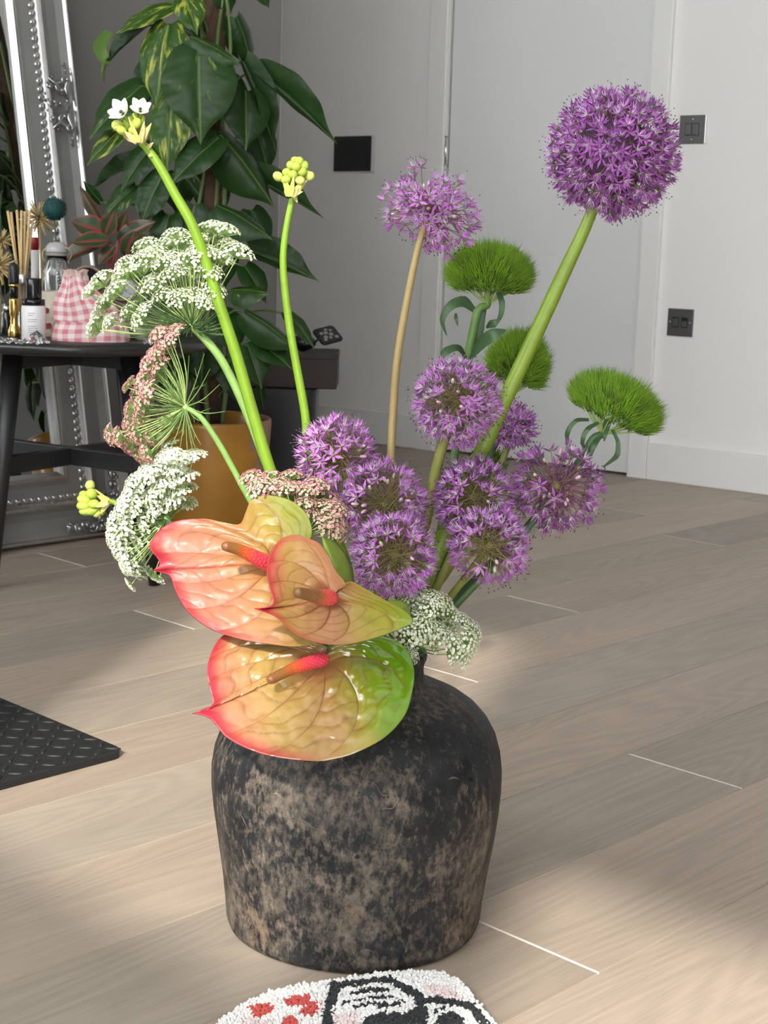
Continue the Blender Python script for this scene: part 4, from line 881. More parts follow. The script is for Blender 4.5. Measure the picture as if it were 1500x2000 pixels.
# middle, nearest the camera
b = (645, 1168); n3 = -FWD * 0.86 + UP * 0.46 + RT * 0.12
t = anth('middle anthurium overlapping the other two, with a lobe pointing right towards the lace', 1.395, b, [P(655, 1180, 1.44), P(680, 1240, 1.50)], mouth(-0.005, -0.02, 0.20))
out = [(661, 1158), (672, 1148), (652, 1120), (640, 1092), (622, 1066), (600, 1055), (580, 1048), (556, 1052), (538, 1066), (526, 1088), (519, 1122), (524, 1155), (531, 1182), (523, 1193), (495, 1197), (514, 1203), (537, 1212), (560, 1232), (586, 1248), (622, 1260), (676, 1261), (730, 1249), (784, 1231), (803, 1219), (784, 1197), (748, 1178), (712, 1158), (684, 1144), (668, 1149)]
spathe(t, out, b, 14, 1.395, n3, [(0, srgb(226, 60, 86)[:3]), (0.10, srgb(222, 118, 96)[:3]), (0.22, srgb(208, 166, 92)[:3]), (0.5, srgb(226, 166, 122)[:3]), (0.64, srgb(212, 178, 92)[:3]), (0.82, srgb(186, 184, 60)[:3]), (1.0, srgb(150, 178, 46)[:3])], ((495, 1197), (803, 1205)), M_SPA, cup=0.012, quilt=0.0022, seed=3, edge=0.5, veins=(0.08, 0.17, 0.27, 0.38))
spadix(t, [P(648, 1168, 1.392), P(625, 1166, 1.372), P(600, 1161, 1.356), P(576, 1156, 1.345)], 0.0074, 0.0046, stops=SPY)
# curled green undersides of its lobes
def curl(t, pxs, Y, m, dn):
    rim = [P(x, y, Y + d) for x, y, d in pxs]; c = sum(rim, Vector()) / len(rim) - CF * dn; N = len(rim)
    path = cat_rom(rim + [rim[0]], 48)[:-1]; vs = []; fs = []; M_ = len(path); NR = 8
    for j in range(NR + 1):
        r = j / NR
        for q in path: vs.append(c.lerp(q, r) - (-CF) * (dn * r * r))
    for j in range(NR):
        for i in range(M_): fs.append((j * M_ + i, j * M_ + (i + 1) % M_, (j + 1) * M_ + (i + 1) % M_, (j + 1) * M_ + i))
    o = MB(); o.add(vs, fs); ob = o.build('curled_lobe', m, t); md = ob.modifiers.new('thick', 'SOLIDIFY'); md.thickness = 0.0009
    return ob
curl(t, [(628, 1048, .02), (650, 1056, .03), (668, 1072, .035), (682, 1100, .035), (691, 1135, .03), (684, 1150, .02), (655, 1158, .01), (640, 1150, .008), (634, 1100, .01)], 1.40, M_SPB, 0.008)
curl(t, [(748, 1176, .02), (775, 1172, .028), (795, 1180, .03), (802, 1200, .025), (804, 1219, .008), (784, 1200, .004)], 1.40, M_SPB, 0.004)
# ------------------------------------------------------------------ leaning ornate mirror
M_FRAME = mat('frame_grey_silver', (0.27, 0.27, 0.258), 0.40, metal=0.25, var=0.08, vscale=12)
M_SILVER = mat('silver_leaf', (0.60, 0.60, 0.59), 0.25, metal=0.9, var=0.12, vscale=60)
M_ORN = mat('tarnished_silver', (0.40, 0.40, 0.39), 0.28, metal=0.85, var=0.25, vscale=90)
M_GLASS = mat('mirror_glass', (0.82, 0.84, 0.83), 0.015, metal=1.0)
LEAN = math.atan(0.18); MX1 = 2.200; MY0 = 3.000; MW, MH, FWID = 1.05, 1.90, 0.165
MU = Vector((-1, 0, 0)); MV = Vector((0, math.sin(LEAN), math.cos(LEAN))); MN = Vector((0, -math.cos(LEAN), math.sin(LEAN))); MO = Vector((MX1, MY0 + 0.02, 0.004))
def mp(u, v, d=0.0): return MO + MU * u + MV * v + MN * d      # u: from the right edge leftwards, v: up the frame, d: out of the face
mir = thing('leaning_mirror', 'tall ornate silver-grey framed mirror leaning on the wall behind the table', 'mirror', mp(MW / 2, 0))
PROF = [(0.0, -0.028), (0.0, 0.012), (0.003, 0.018), (0.008, 0.019), (0.012, 0.013), (0.030, 0.004), (0.055, 0.003), (0.070, 0.010), (0.080, 0.022), (0.086, 0.024), (0.092, 0.021), (0.096, 0.013), (0.112, 0.012), (0.116, 0.012), (0.134, 0.010), (0.144, 0.013), (0.149, 0.016), (0.154, 0.016), (0.159, 0.010), (0.165, 0.004), (0.165, -0.006)]
MI = [0 if not (0.0 <= PROF[i][0] < 0.010 or 0.078 <= PROF[i][0] < 0.094 or 0.142 <= PROF[i][0] < 0.160) else 1 for i in range(len(PROF) - 1)]
CORN = [(0, 0, 1, 1), (MW, 0, -1, 1), (MW, MH, -1, -1), (0, MH, 1, -1)]
for s in range(4):
    a = CORN[s]; b_ = CORN[(s + 1) % 4]; o = MB(); vs = []
    for c in (a, b_):
        for e, d in PROF: vs.append(mp(c[0] + c[2] * e, c[1] + c[3] * e, d))
    k = len(PROF)
    for i in range(k - 1): o.add([vs[i], vs[i + 1], vs[k + i + 1], vs[k + i]], [(0, 1, 2, 3)], MI[i], sm=False)
    o.build('frame_rail', [M_FRAME, M_SILVER], mir)
o = MB(); o.add([mp(0.16, 0.16, -0.002), mp(MW - 0.16, 0.16, -0.002), mp(MW - 0.16, MH - 0.16, -0.002), mp(0.16, MH - 0.16, -0.002)], [(0, 1, 2, 3)], sm=False); o.build('glass', M_GLASS, mir)
o = MB(); o.add([mp(0.002, 0.002, -0.028), mp(MW - 0.002, 0.002, -0.028), mp(MW - 0.002, MH - 0.002, -0.028), mp(0.002, MH - 0.002, -0.028)], [(3, 2, 1, 0)], sm=False); o.build('backboard', M_GAP, mir)
# beaded course: twisted rope beads, each a part
bm_ = MB(); bm_.ball((0, 0, 0), 0.0066, 0.0108, 0.0060, nu=6, nv=5)
bead_me = bm_.mesh('bead', M_SILVER)
def bead_run(u0, v0, u1, v1):
    L_ = math.hypot(u1 - u0, v1 - v0); n_ = int(L_ / 0.0195); du, dv = (u1 - u0) / L_, (v1 - v0) / L_
    yv = (MU * du + MV * dv + (MU * -dv + MV * du) * 0.55).normalized(); zv = MN; xv = yv.cross(zv).normalized()
    for i in range(n_ + 1):
        q = i / n_; put(bead_me, 'bead', mir, mtx(mp(lerp(u0, u1, q), lerp(v0, v1, q), 0.0125), xv, yv, zv))
bead_run(0.104, 0.104, 0.104, MH - 0.104); bead_run(0.104 + 0.0195, 0.104, 0.70, 0.104)
# scrolled ornaments
def scroll(o, c, r, turns, a0, sgn, w0=0.010, w1=0.004, lift=0.004):
    pts = []
    for i in range(26):
        u = i / 25; a = a0 + sgn * turns * 6.283 * u; rr = r * (1 - 0.82 * u)
        pts.append(mp(c[0] - math.cos(a) * rr, c[1] + math.sin(a) * rr, 0.016 + lift + 0.006 * u))
    o.tube(pts, [w0 * 0.5, w0, w0 * 0.8, w1], 7)
    o.ball(pts[-1], w1 * 1.7, nu=8, nv=6); return o
def acanthus(name, c, s, rot=0.0, mirror=1):
    o = MB()
    def q(x, y): 
        x *= mirror; cs, sn = math.cos(rot), math.sin(rot); return (c[0] - (x * cs - y * sn) * s, c[1] + (x * sn + y * cs) * s)
    for (x, y, r, tn, a0, sg) in ((-0.25, 0.55, .34, .8, 0.3, 1), (-0.25, -0.55, .34, .8, -0.3, -1), (-0.62, 0.0, .26, .8, 2.0, 1), (0.05, 0.95, .22, .9, -1.0, -1), (0.05, -0.95, .22, .9, 1.0, 1), (-0.75, 0.62, .15, .8, 0, 1), (-0.75, -0.62, .15, .8, 0, -1), (0.0, 0.15, .30, .7, 2.4, -1)):
        scroll(o, q(x, y), r * s, tn, a0 * mirror + rot, sg * mirror, 0.085 * s, 0.05 * s)
    for (x, y, r) in ((-1.0, 0.1, .08), (-0.95, 0.35, .07), (-0.9, -0.3, .07), (-0.55, 1.0, .07), (-0.5, -1.0, .07), (0.1, 1.3, .09), (0.1, -1.3, .09), (0.0, 1.5, .06), (0.0, -1.5, .06), (-0.3, 0.0, .12)):
        a, b2 = q(x, y); o.ball(mp(a, b2, 0.020), r * s * 0.8, nu=8, nv=6)
    for sg in (1, -1):
        o.tube([mp(*q(0.12, 0.1 * sg), 0.022), mp(*q(-0.05, 0.55 * sg), 0.026), mp(*q(0.18, 1.0 * sg), 0.022), mp(*q(0.08, 1.6 * sg), 0.02)], [0.06 * s, 0.10 * s, 0.07 * s, 0.03 * s], 7)
        o.tube([mp(*q(-0.1, 0.3 * sg), 0.024), mp(*q(-0.5, 0.75 * sg), 0.026), mp(*q(-0.85, 1.05 * sg), 0.02)], [0.04 * s, 0.06 * s, 0.03 * s], 6)
    o.build(name, M_ORN, mir)
acanthus('scroll_ornament', (0.036, 1.035), 0.062)
def corner(c):
    o = MB(); r = random.Random(3)
    for arm in (0, 1):
        for i in range(7):
            d = 0.02 + i * 0.023; off = 0.018 + r.uniform(-.004, .006); cc = (off + 0.004 * math.sin(i), d) if arm else (d, off)
            scroll(o, (c[0] + cc[0], c[1] + cc[1]), 0.017 - 0.0012 * i, 0.9, i * 1.3, 1 if i % 2 else -1, 0.007, 0.004)
            o.ball(mp(c[0] + cc[0] + r.uniform(-.01, .01), c[1] + cc[1] + r.uniform(-.01, .01), 0.024), 0.006, nu=7, nv=5)
    for i in range(8):
        a = i * 0.785; scroll(o, (c[0] + 0.045 + 0.028 * math.cos(a), c[1] + 0.05 + 0.028 * math.sin(a)), 0.017, 0.8, a, 1, 0.008, 0.004)
    o.build('corner_ornament', M_ORN, mir)
corner((0.0, 0.01))

# ------------------------------------------------------------------ round black side table
M_TBL = mat('black_stained_wood', (0.014, 0.0145, 0.016), 0.42, spec=0.5, var=0.15, vscale=8)
M_TTOP = mat('table_top_black', (0.020, 0.020, 0.021), 0.30, spec=0.5)
TC = Vector((1.879, 2.758, 0)); TR, TZ = 0.315, 0.510
tb = thing('side_table', 'round black side table with splayed legs and crossed stretchers in front of the mirror', 'table', TC)
o = MB(); o.lathe([(TR - 0.022, TZ - 0.022), (TR - 0.004, TZ - 0.017), (TR, TZ - 0.011), (TR, TZ - 0.003), (TR - 0.003, TZ)], 96, TC); o.build('tabletop', M_TTOP, tb)
A1 = (RT * 0.19 - FWD * 0.116).normalized(); A2 = (RT * 0.116 + FWD * 0.19).normalized(); LB, LT = 0.236, 0.165
for d in (A1, -A1, A2, -A2):
    o = MB(); o.tube([TC + d * LB, TC + d * lerp(LB, LT, 0.5) + UP * (TZ * 0.5), TC + d * LT + UP * (TZ - 0.022)], [0.0125, 0.018, 0.022], 16); o.build('leg', M_TBL, tb)
for d, zz in ((A1, 0.0), (A2, 0.0)):
    s_ = d.cross(UP); zc = 0.252; rr = lerp(LB, LT, zc / TZ); o = MB()
    R3 = Matrix(((d.x, s_.x, 0), (d.y, s_.y, 0), (0, 0, 1)))
    o.box((-rr, -0.011, zc - 0.019), (rr, 0.011, zc + 0.019 - (0.0 if d == A1 else 0.001)), bev=0.002, rot=R3, loc=TC); o.build('stretcher', M_TBL, tb)
for d in (A1, A2):
    s_ = d.cross(UP); R3 = Matrix(((d.x, s_.x, 0), (d.y, s_.y, 0), (0, 0, 1))); o = MB()
    o.box((-LT, -0.010, TZ - 0.062), (LT, 0.010, TZ - 0.021), bev=0.002, rot=R3, loc=TC); o.build('apron', M_TBL, tb)

# ------------------------------------------------------------------ pothos on a pole in an ochre pot
M_POT = mat('ochre_glaze', (0.40, 0.19, 0.022), 0.28, spec=0.5, coat=0.4, var=0.22, vscale=9, bump=0.05, bscale=30)
M_POTSIDE = mat('pot_side_pinkish', (0.34, 0.20, 0.13), 0.7, var=0.15, vscale=20)
M_SOIL = mat('soil', (0.022, 0.016, 0.012), 0.95, bump=0.6, bscale=150)
M_POLE = mat('coir_pole', (0.075, 0.042, 0.024), 0.95, bump=0.8, bscale=120, var=0.3, vscale=50)
M_PETI = mat('pothos_stem', (0.10, 0.16, 0.04), 0.5)
def pothos_mat(name, amount, dark, mid, yel):
    m = bpy.data.materials.new(name); m.use_nodes = True; t = m.node_tree; b = t.nodes['Principled BSDF']; L = t.links.new
    tc = nd(t, 'ShaderNodeTexCoord'); oi = nd(t, 'ShaderNodeObjectInfo'); at = nd(t, 'ShaderNodeAttribute', attribute_name='Col')
    cx = nd(t, 'ShaderNodeCombineXYZ'); mu = nd(t, 'ShaderNodeMath', operation='MULTIPLY'); mu.inputs[1].default_value = 40; L(oi.outputs['Random'], mu.inputs[0])
    for i in range(3): L(mu.outputs[0], cx.inputs[i])
    ad = nd(t, 'ShaderNodeVectorMath', operation='ADD'); L(at.outputs['Color'], ad.inputs[0]); L(cx.outputs[0], ad.inputs[1])   # Col = (streak, along, distance from midrib)
    mp_ = nd(t, 'ShaderNodeMapping'); mp_.inputs['Scale'].default_value = (7.5, 2.6, 1.8); L(ad.outputs[0], mp_.inputs[0])
    n = nd(t, 'ShaderNodeTexNoise'); n.inputs['Scale'].default_value = 1.0; n.inputs['Detail'].default_value = 4; n.inputs['Roughness'].default_value = 0.6; L(mp_.outputs[0], n.inputs['Vector'])
    mr = nd(t, 'ShaderNodeMapRange'); mr.inputs[1].default_value = 0.64 - amount; mr.inputs[2].default_value = 0.76 - amount; L(n.outputs[0], mr.inputs[0])
    n2 = nd(t, 'ShaderNodeTexNoise'); n2.inputs['Scale'].default_value = 3; L(ad.outputs[0], n2.inputs['Vector'])
    mx0 = nd(t, 'ShaderNodeMix', data_type='RGBA'); L(n2.outputs[0], mx0.inputs[0]); mx0.inputs[6].default_value = (*dark, 1); mx0.inputs[7].default_value = (*mid, 1)
    mx = nd(t, 'ShaderNodeMix', data_type='RGBA'); L(mr.outputs[0], mx.inputs[0]); L(mx0.outputs[2], mx.inputs[6]); mx.inputs[7].default_value = (*yel, 1)
    sp = nd(t, 'ShaderNodeSeparateColor'); L(at.outputs['Color'], sp.inputs[0])
    mrm = nd(t, 'ShaderNodeMapRange'); mrm.inputs[1].default_value = 0.02; mrm.inputs[2].default_value = 0.045; mrm.inputs[3].default_value = 0.5; mrm.inputs[4].default_value = 0; L(sp.outputs[2], mrm.inputs[0])
    mx2 = nd(t, 'ShaderNodeMix', data_type='RGBA'); L(mrm.outputs[0], mx2.inputs[0]); L(mx.outputs[2], mx2.inputs[6]); mx2.inputs[7].default_value = (0.16, 0.26, 0.06, 1)
    L(mx2.outputs[2], b.inputs['Base Color']); b.inputs['Roughness'].default_value = 0.38; b.inputs['Specular IOR Level'].default_value = 0.28
    tr = nd(t, 'ShaderNodeBsdfTranslucent'); L(mx2.outputs[2], tr.inputs[0]); ms = nd(t, 'ShaderNodeMixShader'); ms.inputs[0].default_value = 0.12
    L(b.outputs[0], ms.inputs[1]); L(tr.outputs[0], ms.inputs[2]); L(ms.outputs[0], t.nodes['Material Output'].inputs[0]); return m
M_LEAF = [pothos_mat('pothos_leaf_plain', -0.06, (0.008, 0.030, 0.005), (0.018, 0.060, 0.009), (0.12, 0.20, 0.03)),
          pothos_mat('pothos_leaf_flecked', 0.045, (0.010, 0.038, 0.006), (0.024, 0.074, 0.011), (0.26, 0.34, 0.05)),
          pothos_mat('pothos_leaf_yellow', 0.115, (0.015, 0.055, 0.007), (0.045, 0.12, 0.012), (0.42, 0.46, 0.07))]
def leaf_mesh(mi, fold, droop, curl_, seed, heart=True, tipl=1.0):
    # unit leaf: base at the origin, tip at y = 1, half width 0.5
    rnd = random.Random(seed); vs = []; fs = []; cc = []; NU, NVV = 40, 14
    for i in range(NU + 1):
        u = i / NU; yy = u
        if heart: wv = 0.5 * (math.sin(math.pi * min(1, u * 0.98 + 0.03) ** 0.62)) ** 0.85 * (1 - 0.55 * smooth(0.62, 0.97, u)) if u < 1 else 0.0
        else: wv = 0.5 * math.sin(math.pi * (0.03 + 0.97 * u) ** 0.85) ** 0.9
        for j in range(NVV + 1):
            v = j / NVV * 2 - 1; a = abs(v); x = v * wv; back = 0.13 * (a ** 1.5) * (1 - smooth(0, 0.22, u)) if heart else 0
            y = yy - back * 1.0 + (0.05 * a * (1 - u) if heart else 0)
            z = fold * a * wv * 1.2 - droop * u * u - curl_ * a * a * wv
            z += 0.018 * math.sin(u * 17 + a * 3) * a * (1 - a * 0.3) * math.sin(math.pi * u) + 0.012 * mnoise.noise(Vector((x * 4, y * 4, seed)))
            z -= 0.012 * max(0, 1 - a / 0.09); z += 0.010 * math.sin((u * 9.5 - a * 1.1) * 6.283) * smooth(0.05, 0.3, a) * (1 - smooth(.8, 1, a)) * 0.32
            vs.append((x, y, z)); cc.append((u * 0.55 - a * 0.42 + (0.37 if v > 0 else 0), u, a * wv * 2))
    W = NVV + 1
    for i in range(NU):
        for j in range(NVV):
            a = i * W + j; fs.append((a, a + 1, a + W + 1, a + W))
    o = MB(); o.add(vs, fs, 0, cc); return o.mesh('pothos_leaf', M_LEAF[mi])
LM = {(k, q): leaf_mesh(k, (0.25, 0.45, -0.1)[q], (0.22, 0.14, 0.30)[q], (0.30, 0.12, 0.5)[q], k * 5 + q) for k in range(3) for q in range(3)}
PC = Vector((2.300, 2.800, 0)); PY = PC.dot(FWD)
pl = thing('pothos_plant', 'tall green climbing pothos with yellow-flecked heart leaves in a glazed ochre pot', 'plant', PC)
PR = 0.143
prof = [(0.105, 0.0), (0.112, 0.004), (0.122, 0.06), (0.133, 0.16), (0.141, 0.24), (0.1445, 0.292), (0.1445, 0.302), (0.141, 0.306), (0.136, 0.304), (0.134, 0.296), (0.130, 0.27)]
o = MB(); o.lathe(prof, 64, PC, caps=False)
ob = o.build('pot', [M_POT, M_POTSIDE], pl); me = ob.data
for p_ in me.polygons:
    c = p_.center
    if c.x * RT.x + c.y * RT.y > 0.108 + 0.006 * math.sin(c.z * 40): p_.material_index = 1  # right side of the pot gets a pinkish tone
o = MB(); o.lathe([(0.0, 0.272), (0.132, 0.270)][::-1], 48, PC, caps=False); o.build('soil', M_SOIL, pl)
o = MB(); o.tube([PC + UP * 0.25, PC + UP * 0.8, PC + UP * 1.45], 0.026, 14); o.build('coir_pole', M_POLE, pl)
rp = random.Random(12)
def vine(x0, x1, dy, ph):
    o = MB(); o.tube(cat_rom([PC + RT * x0 + FWD * dy + UP * 0.27] + [PC + RT * (lerp(x0, x1, k / 5) + 0.018 * math.sin(k * 2 + ph)) + FWD * (dy * (1 - k * 0.1)) + UP * (0.27 + 0.22 * k) for k in range(1, 6)], 30), [0.006, 0.005, 0.004], 7); o.build('vine', M_PETI, pl)
vine(0.03, 0.02, -0.035, 0); vine(-0.035, -0.02, -0.03, 1.5); vine(0.0, 0.035, -0.04, 3); vine(-0.01, -0.04, 0.03, 4)
def leaf(bx, by, tx, ty, hw, kind=0, shape=0, dY=-0.06, tip_dY=-0.03, up=0.35, side=0.0, petiole=True):
    Yb = PY + dY; a = P(bx, by, Yb); b = P(tx, ty, Yb + tip_dY); d = b - a; Ln = d.length; y = d.normalized()
    nn = (-CF + UP * up + RT * side); nn = (nn - y * nn.dot(y)).normalized(); x = y.cross(nn).normalized(); w_ = 2 * hw * Yb / FPX
    M_ = Matrix(((x.x * w_, y.x * Ln, nn.x * Ln * 0.8, a.x), (x.y * w_, y.y * Ln, nn.y * Ln * 0.8, a.y), (x.z * w_, y.z * Ln, nn.z * Ln * 0.8, a.z), (0, 0, 0, 1)))
    put(LM[(kind, shape)], 'leaf', pl, M_)
    if petiole:
        q = PC + UP * max(0.3, a.z - 0.05 - rp.uniform(0, .06)); q = q + (a - q).normalized() * 0.02
        o = MB(); o.tube(cat_rom([q, q.lerp(a, 0.5) + UP * 0.025, a], 8), [0.0032, 0.0024], 5, caps=False); o.build('petiole', M_PETI, pl)
LEAVES = [  # base px, tip px, half width px, kind, shape, depth, tip depth, up, side
 (338, 12, 214, 52, 27, 2, 0, -.08, -.03, .8, -.3), (362, -10, 385, 62, 30, 2, 0, -.10, -.04, .5, 0), (430, -20, 455, 25, 26, 0, 0, -.02, 0, .4, .3), (500, -25, 530, 14, 16, 1, 0, -.02, 0, .3, .5),
 (290, 50, 196, 122, 19, 0, 1, -.06, -.02, .6, -.4), (330, 48, 292, 212, 47, 2, 0, -.09, -.05, .3, -.25), (372, 70, 472, 108, 30, 1, 2, -.13, -.04, .7, .1), (462, 32, 505, 134, 31, 0, 2, -.02, .02, .1, .5),
 (388, 98, 390, 274, 72, 1, 0, -.14, -.05, .35, .05), (474, 120, 548, 292, 27, 0, 1, -.05, .0, .2, .6), (506, 142, 664, 270, 31, 0, 1, -.02, -.02, .4, .2), (276, 168, 163, 258, 44, 1, 0, -.06, -.04, .5, -.3),
 (246, 246, 160, 314, 27, 2, 0, -.04, -.02, .5, -.3), (338, 190, 318, 330, 45, 2, 0, -.11, -.04, .3, -.2), (428, 268, 322, 352, 40, 0, 0, -.12, -.05, .6, -.1), (480, 178, 484, 290, 46, 0, 0, -.07, -.04, .25, .3),
 (430, 262, 546, 388, 48, 0, 2, -.09, -.03, .4, .3), (296, 286, 226, 368, 31, 0, 0, -.05, -.02, .4, -.3), (280, 310, 168, 366, 20, 0, 1, 0.0, 0, .4, -.5), (266, 362, 190, 424, 28, 1, 0, -.03, -.02, .5, -.3),
 (318, 340, 262, 442, 36, 0, 0, -.07, -.03, .3, -.3), (424, 400, 532, 444, 40, 0, 2, -.13, -.06, .9, .2), (468, 336, 636, 414, 26, 0, 1, -.03, 0, .5, .2), (484, 488, 626, 540, 34, 0, 1, -.04, -.02, .6, .2),
 (478, 520, 524, 586, 28, 0, 0, -.07, -.03, .4, .4), (452, 566, 522, 560, 32, 1, 2, -.10, -.04, .9, .1), (478, 606, 590, 668, 32, 0, 2, -.12, -.05, .8, .2), (560, 612, 618, 672, 18, 0, 0, -.08, -.05, .5, .4),
 (498, 664, 572, 712, 30, 0, 0, -.10, -.04, .6, .2), (484, 676, 514, 756, 32, 0, 0, -.11, -.04, .4, .2), (505, 745, 516, 800, 10, 0, 1, -.10, -.02, .3, .2), (196, 395, 160, 350, 10, 0, 1, -.02, 0, .5, -.3),
 (330, 420, 300, 520, 40, 0, 0, -.06, -.03, .4, -.3), (380, 400, 360, 500, 38, 0, 0, -.04, -.02, .3, 0), (300, 480, 250, 560, 34, 0, 0, .0, -.02, .4, -.3), (420, 470, 440, 570, 40, 0, 0, -.02, -.02, .3, .2),
 (360, 560, 330, 660, 38, 0, 0, -.02, -.02, .4, -.1), (430, 610, 470, 690, 36, 0, 0, -.06, -.03, .5, .2), (330, 640, 300, 720, 34, 0, 0, .02, -.02, .4, -.2), (400, 660, 390, 760, 40, 0, 0, -.06, -.02, .3, 0), (450, 700, 470, 790, 34, 0, 0, -.03, -.03, .4, .2),
 (350, 700, 320, 790, 36, 0, 0, -.04, -.02, .4, -.2), (300, 700, 275, 770, 22, 0, 0, .03, 0, .3, -.3), (410, 340, 420, 440, 36, 0, 0, .0, 0, .2, .1), (350, 340, 340, 420, 36, 0, 0, .04, 0, .2, -.2),
 (440, 150, 450, 250, 40, 0, 0, .02, 0, .2, .1), (400, 20, 430, 110, 38, 0, 0, .0, 0, .2, .2), (300, 120, 270, 210, 34, 0, 0, .03, 0, .2, -.2), (500, 250, 530, 340, 32, 0, 0, .02, 0, .2, .3), (490, 410, 520, 500, 34, 0, 0, .02, 0, .2, .3)]
for l in LEAVES: leaf(*l)
# the curled young leaf hanging at the upper left
o = MB(); ribbon(o, [P(212, 62, PY - .06), P(196, 92, PY - .08), P(206, 116, PY - .09), P(214, 118, PY - .07)], [0.010, 0.016, 0.012, 0.003], -CF, seg=14); o.build('curled_leaf', M_LEAF[2], pl)
o = MB(); o.tube([P(206, 116, PY - .08), P(200, 140, PY - .08), P(203, 160, PY - .08)], [0.006, 0.004, 0.001], 6); o.build('leaf_tip', M_LEAF[1], pl)

# ------------------------------------------------------------------ storage bin, brown box and perforated black tray
M_BINB = mat('bin_black', (0.012, 0.013, 0.016), 0.35, spec=0.5)
M_BROWN = mat('dark_brown_card', (0.032, 0.024, 0.021), 0.6, var=0.1, vscale=15)
BY = 4.30
bc = CAM + FWD * BY + RT * (-0.335); bc.z = 0
RB = Matrix(((RT.x, FWD.x, 0), (RT.y, FWD.y, 0), (0, 0, 1)))
bn = thing('storage_bin', 'tall black bin with rounded edges standing behind the ochre pot', 'bin', bc)
def rprism(o, hw, hd, z0, z1, r, rot, loc, mi=0, n=6):
    pr = []
    for cx, cy, a0 in ((hw - r, hd - r, 0), (-hw + r, hd - r, 90), (-hw + r, -hd + r, 180), (hw - r, -hd + r, 270)):
        for i in range(n + 1): a = R(a0 + 90 * i / n); pr.append((cx + r * math.cos(a), cy + r * math.sin(a)))
    N = len(pr); e = 0.003; rings = [(1 - e / hw, z0), (1, z0 + e), (1, z1 - e), (1 - e / hw, z1)]; vs = [rot @ Vector((x * k, y * k, z)) + Vector(loc) for k, z in rings for x, y in pr]
    fs = [(i * N + j, i * N + (j + 1) % N, (i + 1) * N + (j + 1) % N, (i + 1) * N + j) for i in range(3) for j in range(N)]
    fs += [tuple(range(N - 1, -1, -1)), tuple(3 * N + j for j in range(N))]; return o.add(vs, fs, mi, sm=False)
o = MB(); rprism(o, 0.138, 0.10, 0.028, 0.318, 0.03, RB, bc); o.build('body', M_BINB, bn)
o = MB(); rprism(o, 0.142, 0.104, 0.0, 0.027, 0.03, RB, bc); o.build('plinth', M_BLACK, bn)
o = MB(); rprism(o, 0.035, 0.02, 0.006, 0.018, 0.008, RB, bc - FWD * 0.118 + RT * 0.02); o.build('pedal', mat('pedal_grey', (0.10, 0.10, 0.11), 0.4), bn)
bx = thing('brown_box', 'dark brown lidded box lying across the black bin', 'box', bc + UP * 0.319)
bl = bc + RT * 0.068
o = MB(); rprism(o, 0.126, 0.085, 0.3195, 0.412, 0.004, RB, bl); o.build('carcass', M_BROWN, bx)
o = MB(); rprism(o, 0.1275, 0.0865, 0.400, 0.4195, 0.004, RB, bl); o.build('lid', M_BROWN, bx)
# black perforated tray leaning on the box
tcn = P(640, 659, BY - 0.01); tz = (UP * 0.80 - FWD * 0.58 + RT * 0.12).normalized(); tx = (RT - tz * RT.dot(tz)).normalized(); ty = tz.cross(tx)
cs, sn = math.cos(0.55), math.sin(0.55); tx, ty = tx * cs + ty * sn, ty * cs - tx * sn
RTm = Matrix(((tx.x, ty.x, tz.x), (tx.y, ty.y, tz.y), (tx.z, ty.z, tz.z)))
tcn.z = 0.463
tr_ = thing('perforated_tray', 'small black rounded tray with round pale holes tilted on the brown box', 'tray', tcn)
o = MB(); rprism(o, 0.034, 0.034, -0.005, 0.005, 0.012, RTm, tcn); o.build('tray_body', M_BLACK, tr_)
M_PALE = mat('pale_spot', (0.30, 0.28, 0.27), 0.6)
for hx, hy, hr in ((-0.012, -0.010, .0062), (0.0, -0.016, .005), (0.008, -0.004, .0068), (-0.004, 0.006, .0062), (-0.017, 0.008, .0055), (0.014, 0.012, .0045), (0.002, 0.018, .005), (0.018, -0.018, .006), (-0.018, -0.02, .005)):
    o = MB(); o.lathe([(hr, 0.0045), (hr, 0.0056), (hr * 0.8, 0.0060)], 14, tcn + RTm @ Vector((hx, hy, 0)), tz); o.build('hole', M_PALE, tr_)
gl = P(592, 668, BY - 0.03); gl.z = 0.4425
t = thing('black_pouch', 'soft black pouch lying on the brown box half under the pothos leaf', 'pouch', gl)
o = MB(); o.ball(gl, 0.042, 0.03, 0.0225, ax=UP, nu=20, nv=12)
o.v = [tuple(Vector(v) + UP * 0.004 * mnoise.noise(Vector(v) * 40)) for v in o.v]; o.build('body', M_BLACK, t)
o = MB(); o.tube(cat_rom([gl + RT * 0.03 - FWD * 0.02, gl + RT * 0.045 - FWD * 0.03 + UP * 0.012, gl + RT * 0.05 - FWD * 0.01 + UP * 0.003], 10), 0.003, 6); o.build('loop', M_BLACK, t)
# ------------------------------------------------------------------ things on the table
def TT(px, py): return FL(px, py, TZ)                    # a point on the table top
def on_table(px, Yt):                                    # table-top point at heading distance Yt under photo column px
    d = P(px, 650, Yt); return Vector((d.x, d.y, TZ))
KT = 3.25 / FPX
M_CLEAR = mat('clear_glass', (0.95, 0.97, 0.97), 0.02, trans=1.0, ior=1.45)
M_GOLD = mat('polished_gold', (0.83, 0.58, 0.17), 0.16, metal=1.0)
M_WHITE = mat('white_label', (0.80, 0.80, 0.80), 0.45)
M_INK = mat('grey_ink', (0.30, 0.30, 0.31), 0.6)
M_CREAM = mat('cream_ceramic', (0.62, 0.58, 0.46), 0.35)
M_REDP = mat('red_print', (0.33, 0.018, 0.022), 0.35)
M_REED = mat('reed', (0.66, 0.47, 0.24), 0.7, var=0.1, vscale=120)
M_STRAW = mat('gilded_straw', (0.50, 0.37, 0.16), 0.45, var=0.25, vscale=80)
M_TEAL = mat('teal_bristle', (0.006, 0.060, 0.058), 0.7)
